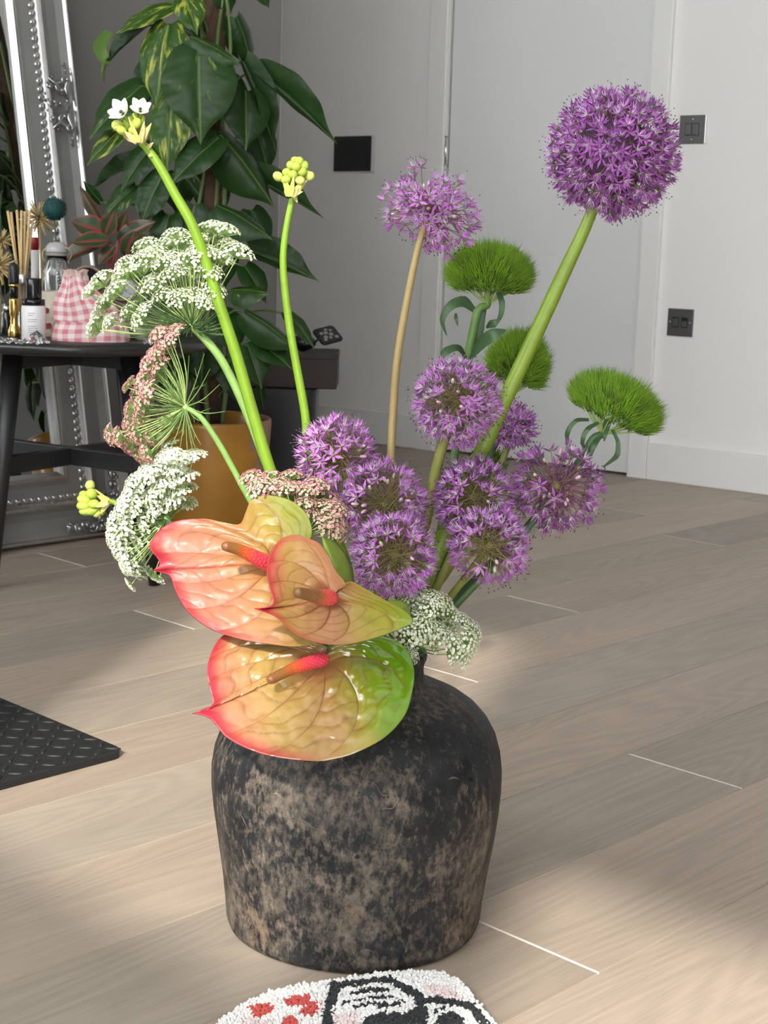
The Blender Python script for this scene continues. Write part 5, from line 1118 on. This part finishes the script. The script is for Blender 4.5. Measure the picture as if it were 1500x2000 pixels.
M_AMBER = mat('amber_liquid', (0.55, 0.28, 0.05), 0.1)
M_GBLACK = mat('gloss_black', (0.008, 0.008, 0.009), 0.15)
# white-labelled pump bottle
c = on_table(66, 3.10); k = 3.10 / FPX
t = thing('pump_bottle', 'white-labelled bottle with a black cap at the front of the table', 'bottle', c)
o = MB(); o.lathe([(22 * k, 0), (23.5 * k, 0.002), (23.5 * k, 62 * k), (22 * k, 66 * k), (19 * k, 68 * k)], 28, c); o.build('body', M_WHITE, t)
o = MB(); o.lathe([(22 * k, 67 * k), (22 * k, 78 * k), (20 * k, 79 * k)], 28, c); o.build('collar', M_GBLACK, t)
o = MB(); o.lathe([(15.5 * k, 79 * k), (16 * k, 82 * k), (16 * k, 116 * k), (14.5 * k, 119 * k)], 24, c); o.build('cap', M_GBLACK, t)
o = MB()
for i, (w_, z) in enumerate(((12, 52), (9, 48), (15, 40), (13, 36), (14, 27), (15, 23), (11, 19), (8, 15))):
    for j in range(6):
        a0 = -1.75 + 0.25 * 0 + j * w_ / 23.5 / 6 * 1.2; a1 = a0 + w_ / 23.5 / 6 * 1.2; r_ = 23.7 * k
        q = lambda a, zz: c + RT * (math.sin(a + 1.5) * r_) - FWD * (math.cos(a + 1.5) * r_) + UP * zz
        o.add([q(a0, z * k), q(a1, z * k), q(a1, (z + 1.2) * k), q(a0, (z + 1.2) * k)], [(0, 1, 2, 3)])
o.build('label_text', M_INK, t)
# dropper bottle
c = on_table(28, 3.16); k = 3.16 / FPX
t = thing('dropper_bottle', 'slim gold bottle with a tall black dropper cap left of the white bottle', 'bottle', c)
o = MB(); o.lathe([(11 * k, 0), (12.5 * k, 3 * k), (12.5 * k, 12 * k), (10 * k, 20 * k), (7 * k, 26 * k), (8 * k, 32 * k), (6.5 * k, 38 * k), (9 * k, 44 * k), (9.5 * k, 72 * k), (8.5 * k, 75 * k)], 28, c); o.build('body', M_GOLD, t)
o = MB(); o.lathe([(8 * k, 75 * k), (8.5 * k, 95 * k), (7 * k, 98 * k)], 24, c); o.build('neck', M_GBLACK, t)
o = MB(); o.lathe([(9.5 * k, 98 * k), (10 * k, 100 * k), (9.5 * k, 103 * k)], 24, c); o.build('ring', M_GOLD, t)
o = MB(); o.lathe([(10 * k, 103 * k), (10.5 * k, 106 * k), (10 * k, 132 * k), (8 * k, 140 * k), (4 * k, 143 * k), (0.001, 143.5 * k)], 24, c); o.build('bulb', M_BLACK, t)
# small dark jar
c = on_table(14, 3.24); k = 3.24 / FPX
t = thing('dark_jar', 'small dark cylindrical jar half hidden behind the gold dropper bottle', 'jar', c)
o = MB(); o.lathe([(8 * k, 0), (8.5 * k, 2 * k), (8.5 * k, 42 * k), (7 * k, 44 * k)], 20, c); o.build('body', M_GBLACK, t)
o = MB(); o.lathe([(8.8 * k, 44.2 * k), (8.8 * k, 54 * k), (7.5 * k, 55 * k)], 20, c); o.build('lid', M_CHROME, t)
# reed diffuser
c = on_table(45, 3.34); k = 3.34 / FPX
t = thing('reed_diffuser', 'clear glass reed diffuser with a fan of pale wooden reeds', 'diffuser', c)
o = MB(); o.lathe([(24 * k, 0), (25 * k, 3 * k), (25 * k, 70 * k), (20 * k, 84 * k), (8 * k, 92 * k), (7.5 * k, 108 * k)], 28, c); o.build('bottle', M_CLEAR, t)
o = MB(); o.lathe([(8.6 * k, 92 * k), (9 * k, 94 * k), (9 * k, 110 * k), (8 * k, 111 * k)], 20, c); o.build('collar', M_CHROME, t)
for i, (x, y) in enumerate(((15, 412), (33, 410), (49, 413), (58, 412), (64, 430), (22, 414), (42, 411))):
    e = P(x, y, 3.34 + (i % 3 - 1) * 0.012); b0 = c + UP * (40 * k) + RT * ((i - 3) * -1.2 * k)
    o = MB(); o.tube([b0, b0.lerp(e, 0.5), e], 3.4 * k * 0.75, 6); o.build('reed', M_REED, t)
# gilded starburst stems in a glass
def starburst(label, px, py, Yt, vx, rad, n_, seed, glass):
    r_ = random.Random(seed); c = on_table(vx, Yt); k = Yt / FPX; h = P(px, py, Yt)
    t = thing('gilded_starburst', label, 'decoration', c)
    o = MB(); o.tube(cat_rom([c + UP * 0.004, c.lerp(h, 0.5) + RT * 0.002, h], 10), 0.0022, 6); o.build('stem', M_STRAW, t)
    for i in range(n_):
        z = 1 - 2 * (i + .5) / n_; a = i * 2.4; q = Vector((math.sqrt(1 - z * z) * math.cos(a), math.sqrt(1 - z * z) * math.sin(a), z)); l = rad * k * r_.uniform(.7, 1.05)
        o = MB(); o.tube([h, h + q * l * 0.7, h + q * l], [0.0008, 0.0022, 0.0012], 5); o.build('spike', M_STRAW, t)
    if glass:
        o = MB(); o.lathe([(0.001, 0.002), (12 * k, 0.002), (13 * k, 95 * k), (12 * k, 95 * k)], 20, c); o.build('glass_tube', M_CLEAR, t)
    return t
starburst('gilded starburst dried flower rising behind the reeds', 76, 425, 3.40, 83, 40, 40, 3, False)
starburst('big gilded starburst dried flower cut by the left edge of the photo', -4, 520, 3.24, -2, 42, 54, 4, True)
starburst('small gilded starburst dried flower high at the left edge behind the reeds', 4, 470, 3.36, 2, 26, 26, 5, False)
# teal bristle ball on the glass jar stem
c = on_table(112, 3.36); k = 3.36 / FPX; h = P(106, 408, 3.36)
t = thing('teal_pompom', 'dark teal bristly ball above the swing-top glass jar', 'decoration', c)
o = MB(); o.tube([c + UP * 0.003, c.lerp(h, 0.6), h], 0.0018, 6); o.build('stem', M_PETI, t)
o = MB(); r_ = random.Random(8); o.ball(h, 21 * k, nu=12, nv=8)
for i in range(420):
    q = Vector([r_.gauss(0, 1) for _ in range(3)]).normalized(); s_ = q.orthogonal().normalized(); w2 = q.cross(s_); e = h + q * 20 * k
    o.add([e + s_ * .0012, e + w2 * .0012, e - (s_ + w2) * .0009, h + q * (25 * k)], [(0, 1, 3), (1, 2, 3), (2, 0, 3)])
o.build('bristles', M_TEAL, t, kind='stuff')
# swing-top jar
c = on_table(112, 3.30); k = 3.30 / FPX
t = thing('swing_top_jar', 'clear swing-top glass jar behind the cream candle cup', 'jar', c)
o = MB(); o.lathe([(26 * k, 0), (27 * k, 4 * k), (27 * k, 120 * k), (24 * k, 134 * k), (19 * k, 140 * k), (19 * k, 150 * k), (17.5 * k, 150 * k), (17.5 * k, 140 * k), (25 * k, 118 * k), (25 * k, 5 * k)], 32, c); o.build('body', M_CLEAR, t)
o = MB(); o.lathe([(21 * k, 156 * k), (22 * k, 159 * k), (20 * k, 168 * k), (14 * k, 175 * k), (0.001, 177 * k)], 28, c); o.build('lid', mat('milky_lid', (0.42, 0.43, 0.42), 0.2), t)
o = MB(); o.lathe([(20 * k, 150 * k), (20.5 * k, 153 * k), (20 * k, 156 * k)], 28, c); o.build('gasket', mat('gasket', (0.30, 0.29, 0.27), 0.7), t)
o = MB(); o.tube(cat_rom([c + RT * 22 * k + UP * 140 * k, c + RT * 29 * k + UP * 155 * k, c + RT * 20 * k - FWD * 8 * k + UP * 166 * k, c - RT * 18 * k - FWD * 8 * k + UP * 164 * k, c - RT * 27 * k + UP * 150 * k, c - RT * 22 * k + UP * 138 * k], 24), 0.0013, 6); o.build('wire_bail', M_STRAW, t)
# lip-print candle cup
c = on_table(108, 3.205); k = 3.205 / FPX
t = thing('candle_cup', 'cream cup with red lip prints holding a candle beside the pink pouch', 'cup', c)
o = MB(); o.lathe([(26 * k, 0), (29 * k, 3 * k), (30 * k, 40 * k), (30 * k, 88 * k), (28 * k, 88.5 * k), (27.5 * k, 70 * k), (0.001, 70 * k)], 32, c); o.build('cup', M_CREAM, t)
o = MB(); o.tube([c + UP * 70 * k + RT * 8 * k, c + UP * 85 * k + RT * 8 * k], 0.0015, 6); o.build('wick', M_GBLACK, t)
for (x, z) in ((-13, 52), (-9, 23)):
    o = MB(); a = math.asin(x / 30.0); r0 = 30.25 * k; q = c + RT * (math.sin(a) * r0) - FWD * (math.cos(a) * r0); nn = (q - c).normalized(); s_ = UP.cross(nn)
    vs = [q + UP * z * k]; 
    for i in range(16):
        b_ = i * 0.3927; rx = 10 * (1 - 0.12 * math.cos(4 * b_)); rz = 6.2 * (1 - (0.3 if abs(b_ - 1.57) < .2 else 0)); vs.append(q + s_ * math.cos(b_) * rx * k + UP * (z + math.sin(b_) * rz) * k + nn * (0.0006 - 0.00135 * math.cos(b_) ** 2))
    o.add(vs, [(0, 1 + i, 1 + (i + 1) % 16) for i in range(16)]); o.build('lip_print', M_REDP, t)
# red-capped white tube
c = on_table(70, 3.44); k = 3.44 / FPX
t = thing('lip_gloss_tube', 'slim white tube with a red cap standing behind the reeds', 'tube', c)
o = MB(); o.lathe([(8 * k, 0), (8 * k, 150 * k), (7 * k, 152 * k)], 18, c); o.build('body', M_WHITE, t)
o = MB(); o.lathe([(7.5 * k, 152 * k), (7.5 * k, 172 * k), (6 * k, 176 * k)], 18, c); o.build('cap', M_REDP, t)
# gingham pouch
def gingham():
    m = bpy.data.materials.new('pink_gingham'); m.use_nodes = True; t = m.node_tree; b = t.nodes['Principled BSDF']; L = t.links.new
    at = nd(t, 'ShaderNodeAttribute', attribute_name='Col'); sp = nd(t, 'ShaderNodeSeparateColor'); L(at.outputs['Color'], sp.inputs[0]); s = []
    for i in (0, 1):
        mu = nd(t, 'ShaderNodeMath', operation='MULTIPLY'); mu.inputs[1].default_value = 6.2832 * (17.0, 11.5)[i]; L(sp.outputs[i], mu.inputs[0]); sn = nd(t, 'ShaderNodeMath', operation='SINE'); L(mu.outputs[0], sn.inputs[0])
        mr = nd(t, 'ShaderNodeMapRange'); mr.inputs[1].default_value = -0.25; mr.inputs[2].default_value = 0.25; L(sn.outputs[0], mr.inputs[0]); s.append(mr.outputs[0])
    ad = nd(t, 'ShaderNodeMath', operation='ADD'); L(s[0], ad.inputs[0]); L(s[1], ad.inputs[1]); hv = nd(t, 'ShaderNodeMath', operation='MULTIPLY'); hv.inputs[1].default_value = 0.5; L(ad.outputs[0], hv.inputs[0])
    mx = nd(t, 'ShaderNodeMix', data_type='RGBA'); L(hv.outputs[0], mx.inputs[0]); mx.inputs[6].default_value = (0.74, 0.65, 0.63, 1); mx.inputs[7].default_value = (0.58, 0.19, 0.23, 1); L(mx.outputs[2], b.inputs['Base Color']); b.inputs['Roughness'].default_value = 0.85; return m
c = on_table(176, 3.13); k = 3.13 / FPX
t = thing('gingham_pouch', 'slouching pink and white gingham fabric pouch on the table', 'pouch', c)
vs = []; fs = []; cc = []; NA, NZ = 96, 34
for j in range(NZ + 1):
    v = j / NZ; hz = v * 122 * k; wd = lerp(76, 60, smooth(0, .45, v)) * (1 - 0.62 * smooth(0.45, 1.0, v)); sh = -8 - 20 * smooth(0.3, 1.0, v); dp = lerp(46, 34, v) * (1 - 0.5 * smooth(.55, 1, v))
    bul = 1 + 0.06 * math.sin(v * 6)
    for i in range(NA):
        a = 2 * math.pi * i / NA; fold = 1 + (0.05 + 0.10 * v) * math.sin(a * 7 + 2 * v) * smooth(0.15, 0.6, v) + 0.05 * mnoise.noise(Vector((math.cos(a) * 2, math.sin(a) * 2, v * 4)))
        vs.append(c + RT * ((math.cos(a) * wd * bul * fold + sh + (8 if v < .3 else 0)) * k) + FWD * (math.sin(a) * dp * fold * k) + UP * (hz + 0.003 * math.sin(a * 5 + v * 3) * v)); cc.append((i / NA, v * 0.62 + 0.02 * math.sin(a * 2), 0))
for j in range(NZ):
    for i in range(NA): fs.append((j * NA + i, j * NA + (i + 1) % NA, (j + 1) * NA + (i + 1) % NA, (j + 1) * NA + i))
M_GING = gingham()
o = MB(); o.add(vs, fs, 0, cc); o.add(vs[:NA], [tuple(range(NA - 1, -1, -1))]); o.build('body', M_GING, t)
top = [Vector(v) for v in vs[NZ * NA:]]; cm = sum(top, Vector()) / NA
vs2 = []; fs2 = []
for j in range(5):
    for q in top: vs2.append(q.lerp(cm, 0.10 * math.sin(j * 0.8)) + UP * (j * 3.0 * k))
for j in range(4):
    for i in range(NA): fs2.append((j * NA + i, j * NA + (i + 1) % NA, (j + 1) * NA + (i + 1) % NA, (j + 1) * NA + i))
o = MB(); o.add(vs2, fs2); o.add([cm + UP * 6 * k] + [v for v in vs2[:NA]], [(0, 1 + i, 1 + (i + 1) % NA) for i in range(NA)]); o.build('lining', mat('pink_lining', (0.56, 0.42, 0.37), 0.85), t)
# sunglasses lying behind the pouch
M_TORT = mat('mocha_frame', (0.20, 0.135, 0.11), 0.3); M_LENS = mat('dark_lens', (0.012, 0.013, 0.018), 0.06)
c = on_table(205, 3.30); k = 3.30 / FPX
t = thing('sunglasses', 'large mocha-framed sunglasses propped up behind the gingham pouch', 'sunglasses', c)
for sx in (-1, 1):
    lc = c + RT * (sx * 33 * k) + UP * (98 * k - sx * 6 * k); pts = []
    for i in range(33): a = i * math.pi / 16; pts.append(lc + RT * (math.cos(a) * 29 * k) + UP * (math.sin(a) * 25 * k * (1 + .1 * math.sin(a))) + FWD * (0.004 * math.cos(a)))
    o = MB(); o.tube(pts, 3.6 * k, 8, caps=False); o.build('rim', M_TORT, t)
    o = MB(); vs = [lc]; vs += pts[:-1]; o.add(vs, [(0, 1 + i, 1 + (i + 1) % 32) for i in range(32)]); o.build('lens', M_LENS, t)
    o = MB(); hp = lc + RT * (sx * 30 * k) + UP * 10 * k; o.tube(cat_rom([hp, hp + FWD * 0.045 - UP * 0.05, hp + FWD * 0.07 - UP * (108 - sx * 6) * k * 0.93], 10), 2.6 * k, 6); o.build('temple', M_TORT, t)
o = MB(); o.tube(cat_rom([c + RT * -5 * k + UP * 108 * k, c + UP * 112 * k, c + RT * 5 * k + UP * 106 * k], 6), 3 * k, 6); o.build('bridge', M_TORT, t)
o = MB(); o.box((-0.05, -0.012, 0.0), (0.05, 0.012, 70 * k), bev=0.004, rot=RB, loc=c + FWD * 0.02); o.build('stand', M_TORT, t)
# cream dish right of the pouch
c = on_table(288, 3.19); k = 3.19 / FPX
t = thing('cream_dish', 'small cream dish with a rosy line behind the white lace flower', 'dish', c)
o = MB(); o.lathe([(20 * k, 0), (24 * k, 2 * k), (36 * k, 24 * k), (38 * k, 34 * k), (36 * k, 34 * k), (30 * k, 14 * k), (0.001, 6 * k)], 36, c); o.build('bowl', M_CREAM, t)
o = MB(); o.lathe([(37.3 * k, 27 * k), (37.9 * k, 28.5 * k), (38.0 * k, 30 * k)], 36, c, caps=False); o.build('painted_line', mat('rose_line', (0.45, 0.17, 0.17), 0.4), t)
# red aglaonema
M_AGL = mat('aglaonema_leaf', (0.1, 0.1, 0.1), 0.35, attr=True, transl=0.12)
M_ASTEM = mat('aglaonema_stem', (0.42, 0.15, 0.15), 0.5)
c = on_table(218, 3.42); k = 3.42 / FPX; AY = 3.42
t = thing('aglaonema', 'red-edged aglaonema plant in a blush pot behind the sunglasses', 'plant', c)
o = MB(); o.lathe([(24 * k, 0), (27 * k, 3 * k), (36 * k, 90 * k), (38 * k, 100 * k), (36 * k, 104 * k), (33 * k, 100 * k), (30 * k, 80 * k)], 36, c); o.build('pot', mat('blush_pot', (0.50, 0.33, 0.25), 0.6, var=0.15, vscale=25), t)
o = MB(); o.lathe([(0.001, 92 * k), (33 * k, 90 * k)][::-1], 24, c, caps=False); o.build('soil', M_SOIL, t)
def agl_mesh(seed):
    vs = []; fs = []; cc = []; r_ = random.Random(seed); NU, NVV = 14, 8
    for i in range(NU + 1):
        u = i / NU; wv = 0.5 * math.sin(math.pi * (0.02 + 0.98 * u) ** 0.8) ** 0.8
        for j in range(NVV + 1):
            v = j / NVV * 2 - 1; a = abs(v); vs.append((v * wv, u, 0.25 * a * wv - 0.16 * u * u + 0.02 * math.sin(u * 14) * a))
            g = (0.016, 0.045, 0.012); g = mixc(g, (0.035, 0.085, 0.025), 0.5 + 0.5 * mnoise.noise(Vector((v * 2, u * 7, seed)))); e = smooth(0.72, 0.98, a) ; m_ = 1 - smooth(0.03, 0.16, a)
            cc.append(mixc(g, (0.33, 0.04, 0.055), max(e, m_ * 0.9)))
    for i in range(NU):
        for j in range(NVV): a = i * (NVV + 1) + j; fs.append((a, a + 1, a + NVV + 2, a + NVV + 1))
    o = MB(); o.add(vs, fs, 0, cc); return o.mesh('aglaonema_leaf', M_AGL)
AM = [agl_mesh(i) for i in range(3)]
for i, (bx_, by_, tx_, ty_, hw, dY, up, sd) in enumerate(((215, 468, 96, 514, 15, -.05, .6, -.3), (205, 455, 140, 430, 18, -.03, .4, -.5), (200, 440, 154, 364, 9, 0, .2, -.4), (205, 458, 222, 412, 13, -.06, .3, .2), (212, 470, 140, 470, 17, -.08, .9, -.1), (245, 500, 262, 452, 14, -.05, .2, .2), (262, 505, 280, 458, 14, -.05, .2, .3), (230, 470, 300, 430, 15, .02, .5, .4), (225, 480, 190, 515, 12, -.08, .7, -.2), (235, 455, 246, 415, 12, .03, .2, 0), (250, 500, 320, 490, 16, .0, .8, .3))):
    a = P(bx_, by_, AY + dY); b_ = P(tx_, ty_, AY + dY - .02); d = b_ - a; y = d.normalized(); nn = (-CF + UP * up + RT * sd); nn = (nn - y * nn.dot(y)).normalized(); x = y.cross(nn); w_ = 2.7 * hw * k; Ln = d.length
    put(AM[i % 3], 'leaf', t, Matrix(((x.x * w_, y.x * Ln, nn.x * Ln * .6, a.x), (x.y * w_, y.y * Ln, nn.y * Ln * .6, a.y), (x.z * w_, y.z * Ln, nn.z * Ln * .6, a.z), (0, 0, 0, 1))))
    o = MB(); s0 = c + UP * 92 * k + RT * ((i % 4 - 1.5) * 5 * k); o.tube(cat_rom([s0, s0.lerp(a, 0.55) + UP * 0.012, a], 8), [0.0032, 0.0024], 6, caps=False); o.build('petiole', M_ASTEM, t)
# glass chips scattered along the table edge
r_ = random.Random(21); CH = []
for i in range(5):
    bm = bmesh.new(); bmesh.ops.create_icosphere(bm, subdivisions=1, radius=1.0)
    for v in bm.verts: v.co = Vector((v.co.x * r_.uniform(.7, 1.2), v.co.y * r_.uniform(.7, 1.2), v.co.z * r_.uniform(.55, .85)))
    zmin = min(v.co.z for v in bm.verts)
    for v in bm.verts: v.co.z -= zmin
    CH.append(MB().from_bm(bm).mesh('glass_chip', mat('crystal_chip', (0.80, 0.81, 0.80), 0.06, metal=0.85) if i % 2 else M_CLEAR))
SPOTS = []
def chip(px, Yt, s_, label, group):
    p_ = on_table(px, Yt)
    if (p_ - TC - UP * TZ).length > TR - 0.008: return
    for q, e in SPOTS:
        if (q - p_).length < (e + s_) * 0.98: return
    SPOTS.append((p_, s_)); a = r_.uniform(0, 6.28); x = Vector((math.cos(a), math.sin(a), 0)); o = put(r_.choice(CH), 'glass_chip', None, mtx(p_ + UP * 0.0002, x, UP.cross(x), UP, s_))
    o['label'] = label; o['category'] = 'glass chip'; o['group'] = group
for i in range(170): chip(r_.uniform(0, 92), r_.uniform(2.965, 3.06), r_.uniform(.0035, .006), 'small sparkling glass chip scattered in front of the bottles', 'glass chips in front of the bottles')
for i in range(60): chip(r_.uniform(282, 345), r_.uniform(3.02, 3.10), r_.uniform(.003, .005), 'small sparkling glass chip at the right end of the table', 'glass chips at the right of the table')
p_ = on_table(72, 3.01); bm = bmesh.new(); bmesh.ops.create_icosphere(bm, subdivisions=1, radius=0.0155)
for v in bm.verts: v.co.z = max(v.co.z, -0.010) + 0.010
o = MB().from_bm(bm, loc=p_).build('crystal', M_CLEAR, org=p_); o['label'] = 'large clear faceted crystal in front of the white bottle'; o['category'] = 'crystal'
# ------------------------------------------------------------------ diamond plate rubber mat
M_RUB = mat('black_rubber', (0.016, 0.0165, 0.017), 0.5, spec=0.45, bump=0.15, bscale=400)
mt = thing('rubber_mat', 'thick black rubber mat with raised diamond bars on the floor at left', 'mat', (0.8, 1.9, 0))
MXA, MXB, MYA, MYB, MT_ = 0.45, 1.240, 1.690, 2.35, 0.0115
pr = []; rc = 0.02
for cx, cy, a0 in ((MXB - rc, MYB - rc, 0), (MXA + rc, MYB - rc, 90), (MXA + rc, MYA + rc, 180), (MXB - rc, MYA + rc, 270)):
    for i in range(7): a = R(a0 + 15 * i); pr.append((cx + rc * math.cos(a), cy + rc * math.sin(a)))
N = len(pr); o = MB(); cxm, cym = (MXA + MXB) / 2, (MYA + MYB) / 2
rings = [(0.0, 0.0), (0.0, MT_ - 0.0015), (0.0015, MT_)]
vs = [(x - (1 if x > cxm else -1) * e, y - (1 if y > cym else -1) * e, z) for e, z in rings for x, y in pr]
fs = [(i * N + j, i * N + (j + 1) % N, (i + 1) * N + (j + 1) % N, (i + 1) * N + j) for i in range(2) for j in range(N)] + [tuple(2 * N + j for j in range(N)), tuple(range(N - 1, -1, -1))]
o.add(vs, fs, sm=False); o.build('slab', M_RUB, mt)
bar = MB(); bar.ball((0, 0, 0), 0.0125, 0.0036, 0.0024, nu=8, nv=5); bar_me = bar.mesh('raised_bar', M_RUB)
n_ = 0
for i in range(-2, 60):
    for j in range(-2, 60):
        x = MXB - 0.012 - i * 0.0262; y = MYA + 0.014 + j * 0.0262 
        if x < 0.86 or x > MXB - 0.010 or y < MYA + 0.008 or y > MYB - 0.01: continue
        if n_ >= 300: continue
        a = R(45) if (i + j) % 2 else R(-45)
        d = Vector((math.cos(a), math.sin(a), 0)); put(bar_me, 'raised_bar', mt, mtx(Vector((x, y, MT_)), d, UP.cross(d), UP)); n_ += 1

# ------------------------------------------------------------------ tufted rug at the bottom edge
M_PILE = mat('tufted_wool', (0.8, 0.8, 0.8), 0.9, attr=True, sheen=0.2)
M_RUGB = mat('rug_backing', (0.50, 0.48, 0.45), 0.9)
rug_out = [(420, 2020), (446, 1999), (482, 1974), (530, 1953), (580, 1940), (640, 1931), (700, 1922), (750, 1914), (800, 1912), (850, 1913), (880, 1921), (905, 1938), (925, 1965), (945, 1990), (965, 2012)]
ro = [FL(x, y) for x, y in rug_out]
ext = [Vector((0.97, 0.74, 0)), Vector((0.86, 0.66, 0)), Vector((0.72, 0.66, 0)), Vector((0.62, 0.74, 0)), Vector((0.60, 0.86, 0)), Vector((0.66, 0.97, 0)), Vector((0.75, 1.02, 0))]
loop = cat_rom(ro + ext + [ro[0]], 110)[:-1]; rc_ = sum(loop, Vector()) / len(loop)
rg = thing('tufted_rug', 'small tufted rug in white, black, pink and red at the bottom edge', 'rug', rc_)
N = len(loop); vs = [(p.x, p.y, 0.0) for p in loop] + [(p.x, p.y, 0.006) for p in loop]; o = MB()
o.add(vs, [(j, (j + 1) % N, N + (j + 1) % N, N + j) for j in range(N)] + [tuple(N + j for j in range(N))], sm=False); o.build('backing', M_RUGB, rg)
def inside(p, poly):
    c = False; j = len(poly) - 1
    for i in range(len(poly)):
        a, b = poly[i], poly[j]
        if (a[1] > p[1]) != (b[1] > p[1]) and p[0] < (b[0] - a[0]) * (p[1] - a[1]) / (b[1] - a[1]) + a[0]: c = not c
        j = i
    return c
def segd(p, pl):
    best = 1e9
    for a, b in zip(pl[:-1], pl[1:]):
        dx, dy = b[0] - a[0], b[1] - a[1]; u = max(0, min(1, ((p[0] - a[0]) * dx + (p[1] - a[1]) * dy) / (dx * dx + dy * dy))); best = min(best, math.hypot(p[0] - a[0] - u * dx, p[1] - a[1] - u * dy))
    return best
WH, BK, PK, RD = (0.80, 0.79, 0.76), (0.014, 0.016, 0.018), (0.74, 0.62, 0.61), (0.55, 0.075, 0.06)
REDS = [[(484, 1978), (508, 1964), (534, 1972), (536, 1984), (520, 1990), (498, 1994)], [(552, 1960), (572, 1951), (604, 1950), (608, 1962), (590, 1972), (560, 1972)], [(584, 1982), (604, 1966), (624, 1964), (624, 1982), (606, 1990), (590, 1990)], [(548, 1998), (566, 1993), (582, 1998), (585, 2012), (548, 2012)]]
LINES = [([(656, 1930), (648, 1955), (640, 1985), (640, 2015)], 10), ([(656, 1932), (700, 1926), (745, 1921), (768, 1922)], 6), ([(762, 1922), (790, 1936), (815, 1952), (822, 1970)], 8), ([(822, 1964), (850, 1960), (880, 1964), (918, 1973)], 7), ([(916, 1972), (936, 1990), (950, 2010)], 8), ([(690, 1948), (715, 1941), (755, 1940)], 3.6), ([(672, 1966), (715, 1957), (770, 1955)], 2.6), ([(690, 1974), (730, 1966), (760, 1972)], 2.4), ([(740, 1970), (765, 1971), (785, 1964)], 4.5), ([(852, 1985), (866, 1976)], 3)]
BLK = [[(715, 1992), (745, 1984), (790, 1986), (825, 1970), (838, 1978), (830, 2012), (700, 2012)], [(850, 1992), (880, 1984), (905, 1996), (910, 2012), (850, 2012)]]
PNK = [[(822, 1932), (850, 1930), (885, 1942), (912, 1960), (880, 1958), (842, 1952)], [(470, 1992), (500, 1996), (530, 2004), (530, 2014), (470, 2014)], [(640, 1990), (700, 1986), (700, 2012), (640, 2012)]]
def to_px(p):
    q = p - CAM; z = q.dot(CF); return (750 + q.dot(CR) / z * FPX, 1000 - q.dot(CU) / z * FPX)
def pile_col(p, rn):
    x, y = to_px(p); q = (x + rn.gauss(0, 1.2), y + rn.gauss(0, 0.9))
    for pl_ in REDS:
        if inside(q, pl_): return RD
    for pl_, w_ in LINES:
        if segd(q, pl_) < w_: return BK
    for pl_ in BLK:
        if inside(q, pl_): return BK
    for pl_ in PNK:
        if inside(q, pl_): return PK
    return WH
rn = random.Random(4); o = MB(); lp = [(p.x, p.y) for p in loop]; st = 0.0027
x0, x1 = min(p.x for p in loop), max(p.x for p in loop); y0, y1 = min(p.y for p in loop), max(p.y for p in loop)
yy = y0
while yy < y1:
    xx = x0
    while xx < x1:
        p = Vector((xx + rn.uniform(-.0009, .0009), yy + rn.uniform(-.0009, .0009), 0.0055)); xx += st
        if p.dot(FWD) < 1.28 and rn.random() < 0.55: continue
        if not inside((p.x, p.y), lp): continue
        c = pile_col(p, rn); g = rn.uniform(0.88, 1.1); c = tuple(v * g for v in c); h = rn.uniform(0.0045, 0.0062); lean = Vector((rn.gauss(0, .0011), rn.gauss(0, .0011), 0)); r0 = 0.0019
        a0 = rn.uniform(0, 6); vs = []; 
        for k in range(5): a = a0 + k * 1.2566; vs.append(p + Vector((math.cos(a) * r0, math.sin(a) * r0, 0)))
        for k in range(5): a = a0 + k * 1.2566 + .4; vs.append(p + lean + Vector((math.cos(a) * r0 * .95, math.sin(a) * r0 * .95, h * .75)))
        vs.append(p + lean * 1.3 + UP * h)
        o.add(vs, [(k, (k + 1) % 5, 5 + (k + 1) % 5, 5 + k) for k in range(5)] + [(5 + k, 5 + (k + 1) % 5, 10) for k in range(5)], 0, [c] * 11)
    yy += st * 0.9
o.build('pile', M_PILE, rg, kind='stuff')
